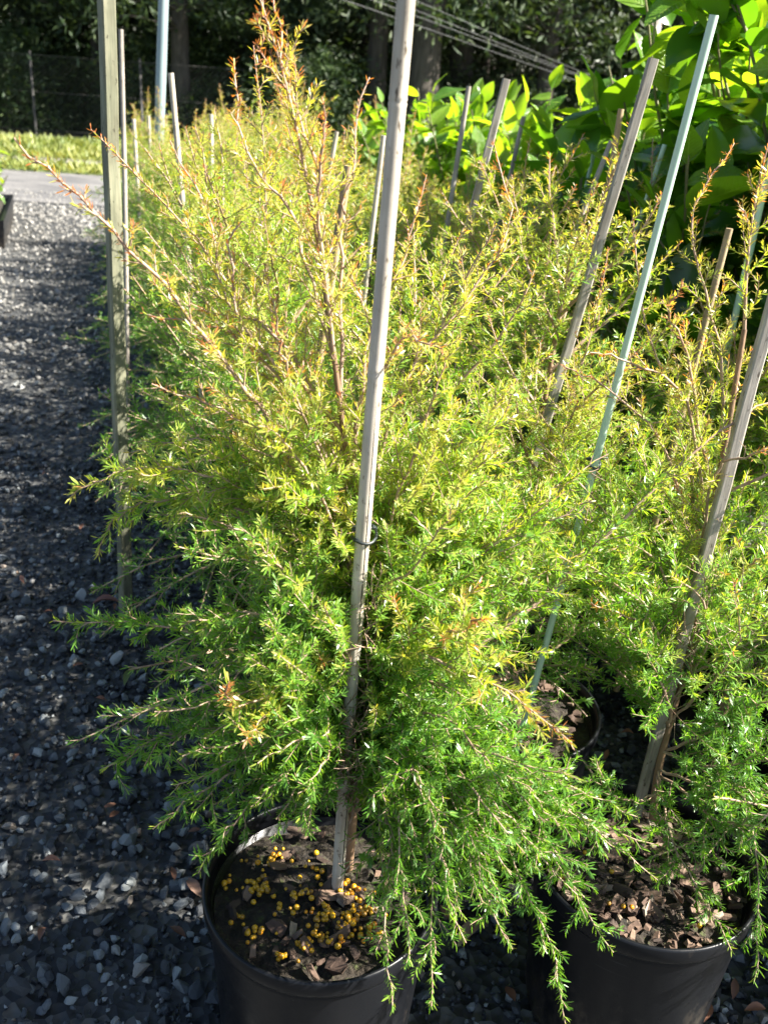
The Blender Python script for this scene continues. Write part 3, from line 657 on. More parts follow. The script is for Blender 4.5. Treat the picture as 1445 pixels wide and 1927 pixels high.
prim1 = [
 # leaders
 (smooth_path([zt, at_y(560, 250, 1.18), at_y(525, 110, 1.17), at_y(482, -25, 1.16)], 18), dict(top, r=(.0027, .0009))),
 (pth(S1(1.25), [(600, 330), (540, 150), (515, -10)], 1.22), top),
 (pth(S1(.86), [(560, 880), (470, 740), (330, 565), (180, 402), (28, 264)], 1.08, 26), dict(top, r=(.0046, .001), tip=.9, lat_len=.085, leaf=.0145)),
 (pth(S1(1.0), [(560, 700), (450, 560), (330, 400), (168, 245)], 1.45, 22), dict(top, lat_len=.08, age=.40)),
 (pth(S1(1.12), [(520, 640), (420, 560), (400, 420), (318, 270)], 1.28), dict(top, tip=.9)),
 (pth(S1(1.20), [(560, 430), (470, 300), (435, 110)], 1.38), dict(top, lat_len=.07)),
 (pth(S1(1.15), [(640, 480), (660, 330), (690, 140)], 1.22), dict(top, lat_len=.05, leaf_sp=.009)),
 (pth(S1(1.22), [(600, 420), (605, 300), (612, 190)], 1.12), dict(top, lat_len=.05, tip=1.0)),
 (pth(S1(1.05), [(700, 620), (760, 480), (800, 330)], 1.22), dict(top, lat_len=.09)),
 (pth(S1(.95), [(740, 760), (850, 600), (960, 420), (925, 270)], 1.34), dict(top, lat_len=.10)),
 (pth(S1(.98), [(700, 760), (760, 640), (830, 660)], 1.02), dict(top, lat_len=.07, tip=.98)),
 (pth(S1(1.0), [(540, 740), (420, 620), (270, 590)], 1.2), dict(top, lat_len=.09, tip=.85)),
 (pth(S1(.9), [(540, 860), (420, 770), (280, 725)], 1.12), dict(top, lat_len=.10, tip=.9)),
 (pth(S1(1.0), [(560, 760), (530, 660), (512, 560)], 1.05), dict(top, lat_len=.08, tip=.98)),
 (pth(S1(1.08), [(470, 620), (430, 480), (455, 410)], 1.2), dict(top, lat_len=.09)),
 # mid tier
 (pth(S1(.84), [(560, 960), (400, 900), (250, 880), (130, 935)], 1.12, 20), dict(mid, lat_len=.13, age=.34, up=.02, lat_sp=.018, leaf=.0185, leaf_sp=.0026)),
 (pth(S1(.80), [(540, 1010), (380, 940), (240, 960), (180, 1045)], 1.16, 20), dict(mid, lat_len=.10, up=.0, lat_sp=.018, leaf=.0175, leaf_sp=.0026)),
 (pth(S1(.75), [(560, 1060), (420, 990), (330, 960)], 1.06), mid),
 (pth(S1(.78), [(590, 1000), (480, 870), (360, 830), (240, 850)], 1.22), mid),
 (pth(S1(.72), [(760, 1040), (860, 900), (960, 760)], 1.24), dict(mid, age=.3)),
 (pth(S1(.78), [(740, 960), (800, 800), (840, 660)], 1.14), dict(mid, age=.36)),
 (pth(S1(.66), [(800, 1120), (920, 1020), (1060, 930)], 1.2), mid),
 (pth(S1(.56), [(800, 1290), (1000, 1140), (1150, 1000), (1330, 830), (1445, 755)], 1.34, 24), dict(mid, r=(.005, .0016), lat_len=.14, start=.3, bare=.6, age=.28)),
 (pth(S1(.70), [(600, 1130), (520, 1060), (470, 1010)], .99), mid),
 (pth(S1(.70), [(720, 1130), (790, 1050), (850, 960)], 1.0), mid),
 (pth(S1(.84), [(600, 920), (540, 840), (500, 800)], 1.0), dict(mid, age=.3)),
 # low tier
 (pth(S1(.60), [(560, 1220), (420, 1200), (270, 1175), (105, 1172)], 1.12, 20), dict(low, lat_len=.10, age=.18, lat_sp=.017, leaf=.0185, leaf_sp=.0026)),
 (pth(S1(.62), [(580, 1180), (460, 1150), (350, 1170)], 1.05), low),
 (pth(S1(.52), [(600, 1310), (500, 1290), (420, 1320), (290, 1340)], 1.0), dict(low, age=.2)),
 (pth(S1(.50), [(560, 1370), (420, 1370), (300, 1390), (190, 1450)], 1.06, 20), dict(low, lat_len=.13, lat_sp=.018, leaf=.0185)),
 (pth(S1(.47), [(580, 1410), (480, 1430), (380, 1490), (285, 1560)], 1.0, 20), dict(low, lat_len=.12, lat_sp=.018, leaf=.0185)),
 (pth(S1(.45), [(600, 1440), (520, 1450), (450, 1540), (372, 1640)], .98, 20), dict(low, lat_len=.09, lat_sp=.018, leaf=.0185)),
 (pth(S1(.58), [(600, 1250), (520, 1300), (450, 1330), (425, 1290)], .93), dict(low, age=.5, tip=.98, leaf=.019, lat_len=.08)),
 (pth(S1(.55), [(560, 1330), (500, 1350), (462, 1395)], .92), dict(low, age=.48, tip=.9, leaf=.019, lat_len=.07)),
 (pth(S1(.62), [(580, 1250), (540, 1200), (500, 1180)], .98), low),
 (pth(S1(.60), [(760, 1240), (860, 1260), (960, 1310), (1075, 1400)], .90), dict(low, age=.46, tip=.92, leaf=.019, lat_len=.10)),
 (pth(S1(.62), [(760, 1200), (850, 1190), (905, 1160)], .96), dict(low, age=.4, tip=.98, leaf=.017)),
 (pth(S1(.58), [(760, 1260), (850, 1210), (980, 1150)], 1.05), dict(mid, tip=.8)),
 (pth(S1(.53), [(760, 1350), (850, 1360), (920, 1440)], .90), dict(low, lat_len=.12)),
 # drooping skirts at the right
 (pth(S1(.52), [(730, 1420), (740, 1560), (725, 1720), (738, 1900)], .86, 20), drp),
 (pth(S1(.50), [(740, 1440), (790, 1560), (815, 1720), (812, 1900)], .87, 20), drp),
 (pth(S1(.52), [(780, 1400), (900, 1500), (980, 1650), (1040, 1800), (1062, 1925)], .90, 22), drp),
 (pth(S1(.54), [(800, 1370), (930, 1440), (1040, 1600), (1150, 1795)], .96, 22), drp),
 (pth(S1(.52), [(800, 1400), (950, 1460), (1080, 1530), (1230, 1590)], 1.02, 20), drp),
 (pth(S1(.48), [(760, 1470), (850, 1570), (900, 1680), (930, 1720)], .92, 18), drp),
 (pth(S1(.48), [(730, 1480), (770, 1600), (780, 1680)], .95, 16), drp),
 (pth(S1(.55), [(780, 1350), (880, 1400), (990, 1480), (1050, 1560)], 1.0, 18), drp),
 (pth(S1(.53), [(770, 1390), (850, 1440), (900, 1560), (960, 1640)], .97, 18), drp),
 (pth(S1(.50), [(740, 1440), (820, 1500), (850, 1620), (860, 1700)], 1.0, 18), drp),
 (pth(S1(.60), [(780, 1280), (900, 1330), (1000, 1420)], 1.05), low),
 (pth(S1(.62), [(850, 1180), (980, 1100), (1100, 1040)], 1.22), mid),
 (pth(S1(.66), [(830, 1120), (950, 1040), (1040, 960)], 1.3), mid),
]
for xa, ya, xb, yb, Ye in ((520, 1400, 330, 1480, 1.02), (540, 1430, 400, 1520, 1.04), (560, 1440, 470, 1520, .97), (580, 1460, 520, 1540, .98), (600, 1460, 580, 1560, .95), (560, 1380, 340, 1420, .97), (540, 1340, 250, 1330, 1.1), (520, 1250, 300, 1260, 1.1), (620, 1420, 560, 1500, .93), (600, 1380, 480, 1440, .92), (560, 1300, 380, 1390, 1.0)):
    prim1.append((pth(S1(rng.uniform(.44, .54)), [((xa + 660) / 2, (ya + 1420) / 2 - 10), (xa, ya), (xb, yb)], Ye, 18), dict(low, lat_len=.13, leaf=.0175)))
for i in range(20):
    xe = rng.uniform(720, 1120); ye = rng.uniform(1500, 1760) - max(0, xe - 950) * .3; xm = 690 + (xe - 690) * .65
    prim1.append((pth(S1(rng.uniform(.47, .58)), [(700 + (xm - 700) * .5, 1400), (xm, 1400 + (ye - 1400) * .4), (xe, ye)], rng.uniform(.88, 1.04), 18), dict(drp, lat_len=.13)))
for i in range(12):
    xe = rng.uniform(800, 1150); ye = rng.uniform(640, 1180 - max(0, xe - 950) * .7)
    prim1.append((pth(S1(float(np.clip(.52 + (1300 - ye) * .00052, .52, .9))), [(700 + (xe - 700) * .35, 1060 + (ye - 1060) * .3 + 60), (700 + (xe - 700) * .7, 1060 + (ye - 1060) * .65 + 20), (xe, ye)], rng.uniform(1.1, 1.4), 16), dict(mid, age=.2 + max(0, 1000 - ye) * .0004, lat_len=.16)))
for xe, ye, Ye in ((1180, 1610, 1.04), (1130, 1570, 1.08), (1235, 1655, 1.0), (1085, 1690, .96), (1200, 1540, 1.12), (870, 1780, .87), (770, 1820, .86), (960, 1790, .9)):
    prim1.append((pth(S1(rng.uniform(.50, .56)), [(760 + (xe - 760) * .2, 1390), (720 + (xe - 720) * .65, 1400 + (ye - 1400) * .45), (xe, ye)], Ye, 18), dict(drp, lat_len=.12)))
for i in range(18):                         # fill behind and around
    z0 = rng.uniform(.48, 1.0); a = rng.uniform(0.0, math.pi) if i < 15 else rng.uniform(math.pi, 2 * math.pi)
    ln = (.42 - .22 * (z0 - .45)) * rng.uniform(.75, 1.1); s0 = S1(z0)
    d = unit(np.array([math.cos(a), math.sin(a), .75 + .5 * (z0 - .4)]))
    prim1.append((wander(s0, d, ln, 12, .06, np.array([0, 0, .015])), dict(mid, age=.18 + .2 * (z0 - .5), lat_len=.15)))
make_shrub('fine_leaved_shrub', 'tall feathery shrub with reddish leader growing in the front pot beside the pale bamboo stake', stem1, (.0078, .0026), prim1, {}, (b1[0], b1[1], SOIL_Z))

b2 = at_z(1228, 1560, SOIL_Z)
stem2 = smooth_path([b2 - np.array([0, 0, .02]), at_y(1240, 1440, 1.34), at_y(1290, 1240, 1.36), at_y(1330, 1020, 1.38), at_y(1370, 800, 1.40), at_y(1400, 620, 1.42)], 34)
S2 = lambda z: on_stem(stem2, z); z2 = stem2[-1]
prim2 = [
 (smooth_path([z2, at_y(1405, 500, 1.42), at_y(1420, 380, 1.44), at_y(1445, 270, 1.45)], 14), top),
 (pth(S2(1.05), [(1350, 640), (1300, 420), (1380, 270)], 1.5), dict(top, lat_len=.07)),
 (pth(S2(.85), [(1280, 800), (1210, 600), (1190, 420)], 1.5), dict(top, lat_len=.09)),
 (pth(S2(.82), [(1260, 860), (1150, 740), (1060, 690)], 1.34), dict(top, tip=.98)),
 (pth(S2(.90), [(1290, 760), (1180, 680), (1110, 660)], 1.3), dict(top, tip=1.0)),
 (pth(S2(.95), [(1300, 700), (1260, 590), (1285, 540)], 1.3), dict(top, tip=.95)),
 (pth(S2(.8), [(1340, 900), (1400, 860), (1470, 840)], 1.2), dict(top, tip=1.0)),
 (pth(S2(.60), [(1220, 1160), (1130, 1080), (1040, 1040)], 1.2), mid),
 (pth(S2(.66), [(1250, 1080), (1150, 1000), (1060, 960)], 1.28), mid),
 (pth(S2(.66), [(1380, 1100), (1420, 1060), (1470, 1040)], 1.22), dict(mid, tip=.98)),
 (pth(S2(.56), [(1240, 1220), (1180, 1160), (1110, 1140)], 1.22), dict(mid, tip=.95)),
 (pth(S2(.56), [(1340, 1280), (1390, 1200), (1390, 1090)], 1.16), dict(mid, tip=1.0, leaf_sp=.007)),
 (pth(S2(.50), [(1350, 1370), (1420, 1330), (1480, 1310)], 1.2), low),
 (pth(S2(.46), [(1320, 1480), (1400, 1500), (1425, 1650), (1420, 1850)], 1.04, 20), drp),
 (pth(S2(.45), [(1300, 1500), (1340, 1540), (1440, 1560)], 1.1), low),
 (pth(S2(.45), [(1220, 1500), (1160, 1500), (1120, 1430)], 1.2), dict(low, lat_len=.07)),
 (pth(S2(.46), [(1250, 1520), (1270, 1600), (1330, 1700), (1375, 1790)], 1.04), drp),
 (pth(S2(.50), [(1300, 1440), (1380, 1440), (1460, 1400)], 1.15), low),
 (pth(S2(.55), [(1260, 1330), (1240, 1270), (1200, 1190)], 1.16), mid),
 (pth(S2(.60), [(1330, 1200), (1310, 1120), (1260, 1080)], 1.18), mid),
]
for i in range(14):
    z0 = rng.uniform(.48, 1.0); a = rng.uniform(-.6, math.pi + .3); s0 = S2(z0)
    d = unit(np.array([math.cos(a), math.sin(a), .8]))
    prim2.append((wander(s0, d, rng.uniform(.25, .42), 12, .06, np.array([0, 0, .015])), dict(mid, age=.2 + .2 * (z0 - .5), lat_len=.15)))
make_shrub('fine_leaved_shrub', 'feathery shrub with red new shoots in the right front pot beside the weathered stake', stem2, (.0075, .004), prim2, {}, (b2[0], b2[1], SOIL_Z))

# ------------------------------------------------------------------ massed shrubs: prototypes, then copies
def proto(seed, H, nprim, leaf, lsp, skirts=14):
    global rng
    keep = rng; rng = np.random.default_rng(seed)
    stem = wander(np.array([0, 0, -.02]), np.array([0, 0, 1.0]), H * .8, 12, .035, np.array([0, 0, .05]))
    st = Tubes(); st.add(stem, .008, .0035, 7); tw = Tubes(); LP, LT, LS, LG = [], [], [], []
    jobs = []
    for i in range(nprim):
        f = (i + .5) / nprim; z0 = .10 + (H * .8 - .14) * f; a = i * 2.4 + rng.uniform(-.4, .4)
        s0 = np.array([np.interp(z0, stem[:, 2], stem[:, k]) for k in range(3)])
        d = unit(np.array([math.cos(a), math.sin(a), .45 + 1.1 * f])); ln = (.52 - .22 * f) * rng.uniform(.75, 1.12)
        jobs.append((wander(s0, d, ln, 12, .06, np.array([0, 0, .04 * f - .015])), dict(age=.10 + .2 * f, tip=.42 + .26 * f, lat_len=.19 - .06 * f, lat_sp=.034, tw_sp=.026, leaf=leaf, leaf_sp=lsp, tw_len=.055)))
    for i in range(skirts):
        a = i * 2.4 + rng.uniform(-.3, .3); s0 = np.array([0, 0, rng.uniform(.10, .26)]); ln = rng.uniform(.34, .5)
        jobs.append((wander(s0, unit(np.array([math.cos(a), math.sin(a), .35])), ln, 12, .05, np.array([0, 0, -.085])), dict(age=.10, tip=.35, lat_len=.15, lat_sp=.036, tw_sp=.026, leaf=leaf, leaf_sp=lsp, tw_len=.055, up=-.01)))
    for j in range(3):
        d = unit(np.array([rng.normal() * .22, rng.normal() * .22, 1])); jobs.append((wander(stem[-1 - j * 2], d, rng.uniform(.22, .42), 8, .04, np.array([0, 0, .04])), dict(top, leaf=leaf, leaf_sp=.007)))
    for P, o in jobs:
        tb, a, b, c, g_ = foliate(P, o); tw.v += tb.v; tw.l += [q + tw.n for q in tb.l]; tw.k += tb.k; tw.n += tb.n
        LP.append(a); LT.append(b); LS.append(c); LG.append(g_)
    lp = np.concatenate(LP); lg = np.concatenate(LG) + rng.normal(size=len(lp)) * .1 + np.clip((lp[:, 2] - .50) * .5, -.15, .30)
    F = needles('foliage', lp, np.concatenate(LT), np.concatenate(LS), needle_tint(lg), False)
    out = (st.mesh('stem', M['stem']), tw.mesh('twigs', M['twig'], False), F, len(lp)); rng = keep; return out
PROTOS = [proto(31, .98, 27, .0165, .0045), proto(32, 1.05, 29, .0165, .0045), proto(33, .92, 27, .0165, .0045), proto(34, 1.0, 27, .017, .0046)]
GAP_PROTO = proto(35, 1.08, 34, .0165, .0046, 0)
SPECIAL = {(1, 0): 'dense feathery shrub directly behind the front pot', (1, 1): 'dense feathery shrub in the pot seen behind the gap', (0, 2): 'feathery shrub cut off by the right picture edge',
           (2, 0): 'feathery shrub by the square timber stake at the gravel edge', (1, 2): 'feathery shrub behind the weathered right stake'}
def mass_label(k, p):
    if p[1] > 6: return 'small distant golden shrub at the far end of the massed rows', 'distant shrubs of the rows'
    if k[1] == 0: return 'feathery shrub in the leftmost row along the gravel path', 'shrubs along the gravel edge'
    if k[1] >= 2: return 'feathery shrub in the right-hand rows before the broad-leaved shrubs', 'shrubs beside the broad-leaved row'
    return 'feathery golden green shrub in the middle rows behind the tall front shrub', 'shrubs in the middle rows'
for n_, (k, p) in enumerate(pots.items()):
    if k in ((0, 0), (0, 1)): continue
    pr = GAP_PROTO if k == (1, 1) else PROTOS[(k[0] * 2 + k[1] * 3) % 4]
    e = empty('fine_leaved_shrub', (p[0], p[1], SOIL_Z), SPECIAL.get(k) or mass_label(k, p)[0], 'shrub', None if k in SPECIAL else mass_label(k, p)[1])
    e.rotation_euler.z = rng.uniform(0, 6.28); sc = rng.uniform(.86, 1.06); wd = 1.0 if k == (1, 1) else 1.2; e.scale = (sc * wd, sc * wd, sc * rng.uniform(.9, 1.06) * (1.12 if k[0] in (1, 2, 3) and k[1] == 0 else 1))
    link('stem', pr[0], e); link('twigs', pr[1], e, kind='stuff'); link('foliage', pr[2], e, kind='stuff')

# ------------------------------------------------------------------ broad-leaved shrubs
def broad_leaf_mesh(k):
    r = np.random.default_rng(900 + k); n = 8; v, f = [], []; wid = r.uniform(.54, .66) / 2; droop = r.uniform(.1, .45); fold = r.uniform(.12, .35); wav = r.uniform(.0, .03)
    for i in range(n + 1):
        t = i / n; w = wid * (math.sin(math.pi * min(1, t ** .8)) ** .8) * (1 - .12 * t); w = max(w, .006 if t < 1 else .001)
        xx = t; zc = -droop * t * t * .6 + .08 * t
        for sgn in (-1, -.5, 0, .5, 1): v.append((xx, sgn * w, zc + fold * abs(sgn) * w + wav * math.sin(t * 12 + sgn * 2) * abs(sgn)))
    for i in range(n):
        for j in range(4): a = i * 5 + j; f.append((a, a + 1, a + 6, a + 5))
    return np.array(v), f
BLV = [broad_leaf_mesh(k) for k in range(6)]
BL = [mesh_faces('leaf', v, f, M['broad'], smooth=True) for v, f in BLV]
def broad_shrub(p, H, label, nleaf, leaf, group=None, spread=.45, seed=0):
    global rng
    keep = rng; rng = np.random.default_rng(seed)
    root = empty('broad_leaved_shrub', (p[0], p[1], 0), label, 'shrub', group); tb = Tubes(); sites = []
    tb.add(wander(np.zeros(3), np.array([0, 0, 1.0]), H * .55, 8, .05, np.array([0, 0, .05])), .02, .012, 8)
    nb = 22 if H < 1.7 else 32
    for i in range(nb):
        f = (i + .5) / nb; a = i * 2.4 + rng.uniform(-.4, .4); s0 = np.array([0, 0, .2 + H * .38 * f]); d = unit(np.array([math.cos(a), math.sin(a), .55 + (1.6 if H < 1.7 else 1.2) * f]))
        ln = min((H * 1.0 - s0[2]) / max(d[2], .5) * .85, .35 + spread * 1.4) * rng.uniform(.75, 1.1)
        P = wander(s0, d, ln, 10, .07, np.array([0, 0, .09])); tb.add(P, .008, .003, 5)
        for q in np.linspace(.25, 1, 9): sites.append((P, q))
        for _ in range(3):
            q0 = rng.uniform(.4, .9); i0 = int(q0 * 10); a2 = rng.uniform(0, 6.28)
            P2 = wander(P[i0], unit(unit(P[min(i0 + 1, 10)] - P[i0 - 1]) + np.array([math.cos(a2), math.sin(a2), .3]) * .8), rng.uniform(.15, .3), 6, .07, np.array([0, 0, .1])); tb.add(P2, .004, .002, 4)
            for q in np.linspace(.3, 1, 4): sites.append((P2, q))
    link('stem', tb.mesh('stem', M['broadstem']), root)
    idx = rng.permutation(len(sites) * 2)[:nleaf]; mats = []
    for j in idx:
        P, q = sites[j // 2]; q = min(1, q + rng.uniform(-.05, .05)); c = q * (len(P) - 1); i0 = min(int(c), len(P) - 2); pos = P[i0] + (P[i0 + 1] - P[i0]) * (c - i0); t = unit(P[i0 + 1] - P[i0])
        d = perp_dir(t, rng.uniform(0, 6.28), math.radians(rng.uniform(40, 85) if q < .95 else rng.uniform(5, 40))); d = unit(d + np.array([0, 0, -.22 if q < .95 else .15]))
        w = unit(np.cross([0, 0, 1.0], d) + rng.normal(size=3) * .35); u = unit(np.cross(d, w)); w = np.cross(u, d)
        L = leaf * rng.uniform(.65, 1.2) * (1 if q < .95 else .8)
        A = np.stack([d * L, w * L, u * L], 1); mats.append((A, pos, rng.integers(6), pos[1] - .6 * pos[2] - (p[0] > 0) * 0))
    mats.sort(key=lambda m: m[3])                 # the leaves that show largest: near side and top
    for A, pos, k, _ in mats[:285]:
        o = link('leaf', BL[k], root); o.matrix_local = Matrix.Translation(pos.tolist()) @ Matrix(A.tolist()).to_4x4()
    rest = mats[285:]
    if rest:
        vv, ff, off = [], [], 0
        for A, pos, k, _ in rest:
            V, Fq = BLV[k]; vv.append(V @ A.T + pos); ff += [tuple(i + off for i in q) for q in Fq]; off += len(V)
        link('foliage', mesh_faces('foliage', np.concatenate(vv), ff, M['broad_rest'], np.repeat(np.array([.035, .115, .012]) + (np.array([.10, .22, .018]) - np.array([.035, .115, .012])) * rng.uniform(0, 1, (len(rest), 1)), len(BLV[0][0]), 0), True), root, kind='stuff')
    rng = keep
lab = ['large glossy broad-leaved shrub towering at the upper right edge', 'large glossy broad-leaved shrub behind the long pale green stake', 'broad-leaved shrub rising behind the thick grey timber stake', 'bright broad-leaved shrub left of the tallest glossy one', None, None, None, 'glossy shrub deep in the shade behind the upper right leaves', None]
hts = [2.15, 2.08, 2.0, 1.62, 1.5, 1.5, 1.5, 1.95, 1.6]
for i, (p, h) in enumerate(zip(MAG, hts)):
    broad_shrub(p, h, lab[i] or 'bright green broad-leaved shrub in the row behind the golden shrubs', 900 if h > 1.7 else 330, .20 if h > 1.7 else .17, None if lab[i] else 'broad-leaved shrubs behind the golden rows', spread=.6 if h > 1.7 else .45, seed=60 + i)

# ------------------------------------------------------------------ left planter
pp = at_z(-78, 436, 0)
e = empty('planter_tub', (pp[0], pp[1], 0), 'black planter box beside the gravel path at the left edge', 'planter')
def box(w, d, h, z0=0, t=.03):
    o = [(-w / 2, -d / 2), (w / 2, -d / 2), (w / 2, d / 2), (-w / 2, d / 2)]; i_ = [(a * (1 - 2 * t / w), b * (1 - 2 * t / d)) for a, b in o]
    v = [(a, b, z0) for a, b in o] + [(a * 1.04, b * 1.04, z0 + h) for a, b in o] + [(a * 1.04, b * 1.04, z0 + h) for a, b in i_] + [(a, b, z0 + h - .06) for a, b in i_]
    f = [(0, 1, 5, 4), (1, 2, 6, 5), (2, 3, 7, 6), (3, 0, 4, 7), (4, 5, 9, 8), (5, 6, 10, 9), (6, 7, 11, 10), (7, 4, 8, 11), (8, 9, 13, 12), (9, 10, 14, 13), (10, 11, 15, 14), (11, 8, 12, 15)]
    return v, f
link('wall', mesh_faces('wall', *box(.9, 1.7, .24), M['pot']), e)
sv = [(-.41, -.81, .19), (.41, -.81, .19), (.41, .81, .19), (-.41, .81, .19)]; link('potting_mix', mesh_faces('potting_mix', sv, [(0, 1, 2, 3)], M['soil']), e); e.rotation_euler.z = .33
broad_shrub((pp[0] + .22, pp[1] + .1), .66, 'low leafy green plant in the planter at the left edge', 120, .11, spread=.1, seed=90)

broad_shrub((pp[0] + .34, pp[1] - .45), .60, 'small leafy plant at the near end of the left planter', 110, .10, spread=.05, seed=91)
# ------------------------------------------------------------------ fallen leaves
def dead_leaf(p, L, col, label, group=None, rz=0):
    n = 5; v, f = [], []; cu = rng.uniform(.15, .5)
    for i in range(n + 1):
        t = i / n; w = .2 * math.sin(math.pi * min(1, t * .94 + .03)) * L
        for sg in (-1, 0, 1): v.append(((t - .5) * L, sg * w, abs(sg) * w * cu * 1.6 + cu * L * .3 * math.sin(math.pi * (1 - t))))
    for i in range(n):
        for j in range(2): a = i * 3 + j; f.append((a, a + 1, a + 4, a + 3))
    o = link('fallen_leaf', mesh_faces('fallen_leaf', v, f, M['deadleaf'], np.tile(col, (len(v), 1)), True), None, p, label, 'leaf', group); o.rotation_euler = (rng.normal() * .2, rng.normal() * .2, rz)
BR = (.22, .10, .06)
def gl(a, b): q = at_z(a, b, .022); return (q[0], q[1], .022)
dead_leaf(gl(200, 1135), .085, (.20, .085, .06), 'reddish brown fallen leaf by the foot of the square stake', rz=.2)
dead_leaf(gl(245, 1275), .06, (.10, .13, .03), 'curled green fallen leaf on the shaded gravel', rz=1.3)
dead_leaf(gl(885, 1760), .075, (.34, .22, .15), 'large tan fallen leaf on the ground between the two front pots', rz=.8)
dead_leaf(gl(845, 1722), .06, (.26, .13, .08), 'small brown fallen leaf beside the large tan one between the pots', rz=2.2)
dead_leaf(gl(365, 1670), .055, (.17, .10, .07), 'dull brown fallen leaf leaning against the front pot', rz=2.4)
for i in range(20):
    dead_leaf(gl(rng.uniform(0, 380), rng.uniform(850, 1900)), rng.uniform(.02, .04), np.array(BR) * rng.uniform(.5, 1.3), 'tiny brown fallen leaf among the dark gravel stones', 'tiny fallen leaves on the gravel', rng.uniform(0, 6))
for a, b in ((1300, 1880), (1380, 1860), (1420, 1900), (1330, 1905), (960, 1870), (1180, 1380), (1140, 1420)):
    dead_leaf(gl(a, b), rng.uniform(.03, .055), np.array(BR) * rng.uniform(.6, 1.2), 'brown fallen leaf on the dark ground around the right pots', 'fallen leaves around the right pots', rng.uniform(0, 6))

# ------------------------------------------------------------------ fence, cables
fx0, fx1 = -17.0, -3.6
fy = lambda x: 21.75 + x * .064
fe = empty('chain_link_fence', (fx0, fy(fx0), 0), 'dark chain-link fence along the trees at far left', 'fence')
for xq in np.arange(fx0, fx1 + .1, 2.25):
    tb = Tubes(); tb.add([(xq - fx0, fy(xq) - fy(fx0), 0), (xq - fx0, fy(xq) - fy(fx0), 1.62)], .025, .025, 8, True); link('post', tb.mesh('post', M['fence']), fe)
tb = Tubes()
for zq in (.1, .85, 1.55): tb.add([(0, 0, zq), (fx1 - fx0, fy(fx1) - fy(fx0), zq)], .006, .006, 4)
link('wire', tb.mesh('wire', M['fence']), fe)
tb = Tubes(); n = int((fx1 - fx0) / .11)
for i in range(-16, n):
    for sg in (1, -1):
        a0 = i * .11; a1 = a0 + 1.75; za, zb = (.08, 1.55) if sg > 0 else (1.55, .08)
        lo, hi = max(a0, 0), min(a1, fx1 - fx0)
        if hi - lo < .05: continue
        q = lambda xx: (xx, (fy(fx1) - fy(fx0)) * xx / (fx1 - fx0), za + (zb - za) * (xx - a0) / 1.75)
        tb.add([q(lo), q(hi)], .0018, .0018, 3)
link('wire_mesh', tb.mesh('wire_mesh', M['fence'], False), fe, kind='stuff')
M['cable'] = noise_mat('cable_sheath', 5, [(0.3, (.16, .16, .17)), (.7, (.24, .24, .24))], .4)
pole_xy = at_y(1085, 140, 19.3) + (at_y(1085, 140, 19.3) - at_y(815, 30, 16.5)) * (1.7 / 2.8)
tb = Tubes(); tb.add([(0, 0, 0), (0, 0, 4.2)], .11, .09, 12, True)
link('cable_pole', tb.mesh('cable_pole', M['wood_grey']), None, (pole_xy[0], 21.0, 0), 'timber pole carrying the cables behind the broad leaves', 'pole')
for i, (ya, yb) in enumerate(((15, 132), (32, 139), (42, 142), (58, 152))):
    a = at_y(815, ya, 16.5); b = at_y(1085, yb, 19.3); d = b - a; c = a - d * 1.6; e_ = a + d * ((21.0 - a[1]) / d[1]); tb = Tubes()
    tb.add([c, a, b, e_], .0026, .0026, 5)
    link('overhead_cable', tb.mesh('overhead_cable', M['cable']), None, None, ['topmost', 'second', 'third', 'lowest'][i] + ' of the four pale cables crossing before the dark trees', 'cable')

# ------------------------------------------------------------------ trees
def tree_proto(seed, H, rad, z0, nclump, per, leaf, col0, col1, droopy=0.0):
    global rng
    keep = rng; rng = np.random.default_rng(seed)
    trunk = wander(np.array([0, 0, -.1]), np.array([0, 0, 1.0]), H, 14, .03, np.array([0, 0, .05])); tb = Tubes(); tb.add(trunk, H * .022, H * .006, 10)
    P = []
    for i in range(nclump):
        f = rng.uniform(0, 1) ** .9; zz = z0 + (H - z0) * f; a = rng.uniform(0, 6.28); rr = rad * (1 - .55 * f) * math.sqrt(rng.uniform(.08, 1))
        s0 = np.array([np.interp(zz * .9, trunk[:, 2], trunk[:, k]) for k in range(3)]); e_ = s0 + np.array([rr * math.cos(a), rr * math.sin(a), rng.uniform(-.2, .5) - droopy * rr])
        m_ = (s0 + e_) / 2 + np.array([0, 0, .12 * rr]) + rng.normal(size=3) * .08
        tb.add(smooth_path([s0, m_, e_], 6), H * .0038, .006, 4)
        k = rng.normal(size=(per, 3)) * np.array([.42, .42, .26]) * rng.uniform(.6, 1.25); P.append(e_ + k)
    P = np.concatenate(P); n = len(P)
    d = rng.normal(size=(n, 3)) + np.array([0, 0, -.4])
    t = np.array(col0) + (np.array(col1) - np.array(col0)) * rng.uniform(0, 1, (n, 1)) ** 1.5
    L = leaf * rng.uniform(.6, 1.3, n)
    # wide blades: reuse the leaf builder with broader proportions
    me = needles('crown', P, d, L, t, False, M['tree_leaf'], 1.5)
    out = (tb.mesh('trunk', M['bark']), me); rng = keep; return out
_old = needles
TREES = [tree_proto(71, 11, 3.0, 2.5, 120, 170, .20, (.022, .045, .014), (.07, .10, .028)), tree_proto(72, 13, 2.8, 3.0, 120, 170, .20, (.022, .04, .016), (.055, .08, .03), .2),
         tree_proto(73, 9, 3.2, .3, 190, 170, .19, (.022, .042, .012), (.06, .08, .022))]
UNDER = [tree_proto(81, 2.6, 1.5, .15, 110, 120, .17, (.02, .045, .014), (.06, .09, .025)), tree_proto(82, 2.1, 1.4, .1, 100, 120, .16, (.03, .06, .015), (.09, .12, .03))]
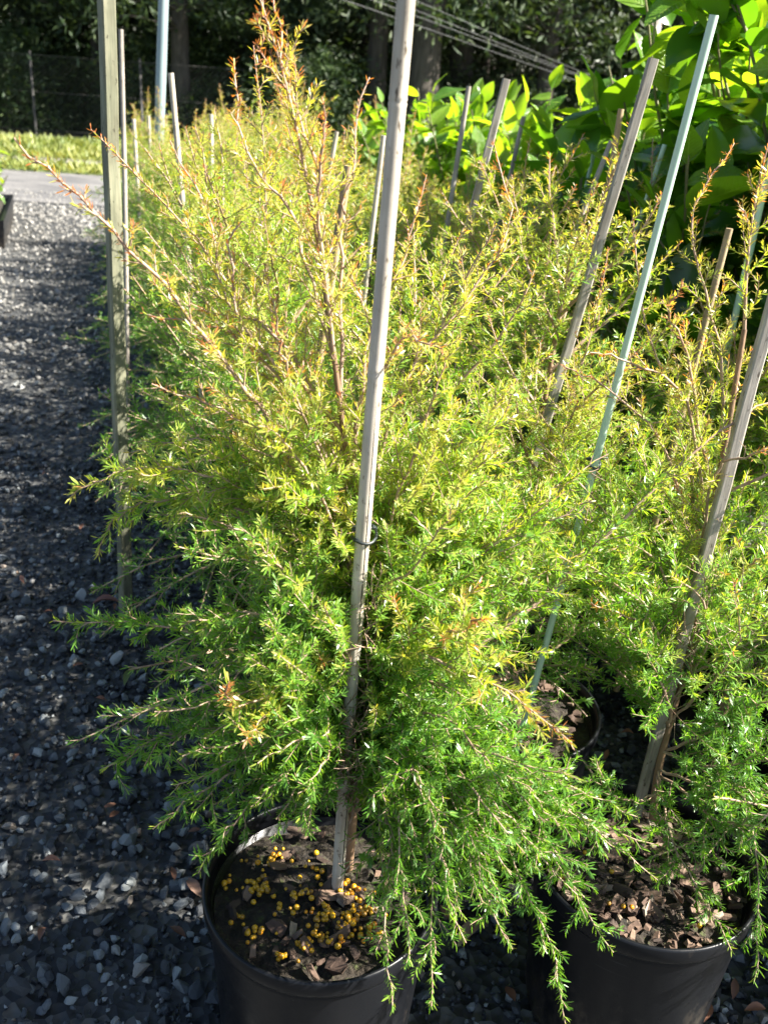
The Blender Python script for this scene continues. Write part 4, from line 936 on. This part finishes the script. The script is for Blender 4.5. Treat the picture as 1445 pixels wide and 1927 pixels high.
spots = [(x_, 35 + (i_ % 2) * 1.5) for i_, x_ in enumerate(np.arange(-20, 17, 2.1))] + [(-14.5, 23.5), (-12.0, 25.5), (-10.0, 22.6), (-7.6, 24.6), (-5.2, 22.8), (-3.2, 25.0), (-0.9, 23.2), (1.2, 25.2), (3.0, 23.6), (7.6, 24.2), (10.0, 26.0), (12.6, 24.5), (-13, 29), (-9, 29.5), (-5, 29), (-1.5, 29.5), (2.0, 30), (11, 30), (-12, 32), (-7, 32.5), (-3.2, 32), (0.2, 33), (4.0, 32.5), (-16, 31), (9, 33)]
for i, (a, b) in enumerate(spots):
    e = empty('background_tree', (a, b, 0), 'dark dense tree in the shaded belt of trees behind the nursery', 'tree', 'belt of background trees')
    e.rotation_euler.z = rng.uniform(0, 6.28); q = rng.uniform(.88, 1.15); e.scale = (q, q, q)
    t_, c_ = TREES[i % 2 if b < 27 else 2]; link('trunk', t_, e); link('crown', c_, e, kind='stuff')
for i in range(26):
    a = -16 + i * 1.15 + rng.normal() * .3; b = 22.0 + rng.uniform(0, 1.5) + a * .05 + (2.6 if i % 2 else 0)
    e = empty('understory_bush', (a, b, 0), 'dark bush in the undergrowth along the foot of the tree belt', 'bush', 'undergrowth below the trees')
    e.rotation_euler.z = rng.uniform(0, 6.28); q = rng.uniform(.35, .75) if b < 23.5 else rng.uniform(.7, 1.0); e.scale = (q * 1.3, q * 1.3, q)
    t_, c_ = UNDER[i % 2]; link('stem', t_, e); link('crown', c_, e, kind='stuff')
# the near dark trunk
tp = at_y(800, 60, 22.3)
e = empty('gum_tree', (tp[0], 22.3, 0), 'thick dark tree trunk rising behind the tall front stake', 'tree')
tb = Tubes(); tb.add(wander(np.array([0, 0, -.1]), np.array([.03, 0, 1]), 11, 14, .015, np.array([0, 0, .02])), .36, .14, 16); link('trunk', tb.mesh('trunk', M['bark']), e)
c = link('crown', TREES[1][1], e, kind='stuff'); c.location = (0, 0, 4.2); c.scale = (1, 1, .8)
print('TRIS', sum(len(m.polygons) for m in bpy.data.meshes), 'objs', len(bpy.data.objects), 'leaves', [p[3] for p in PROTOS])
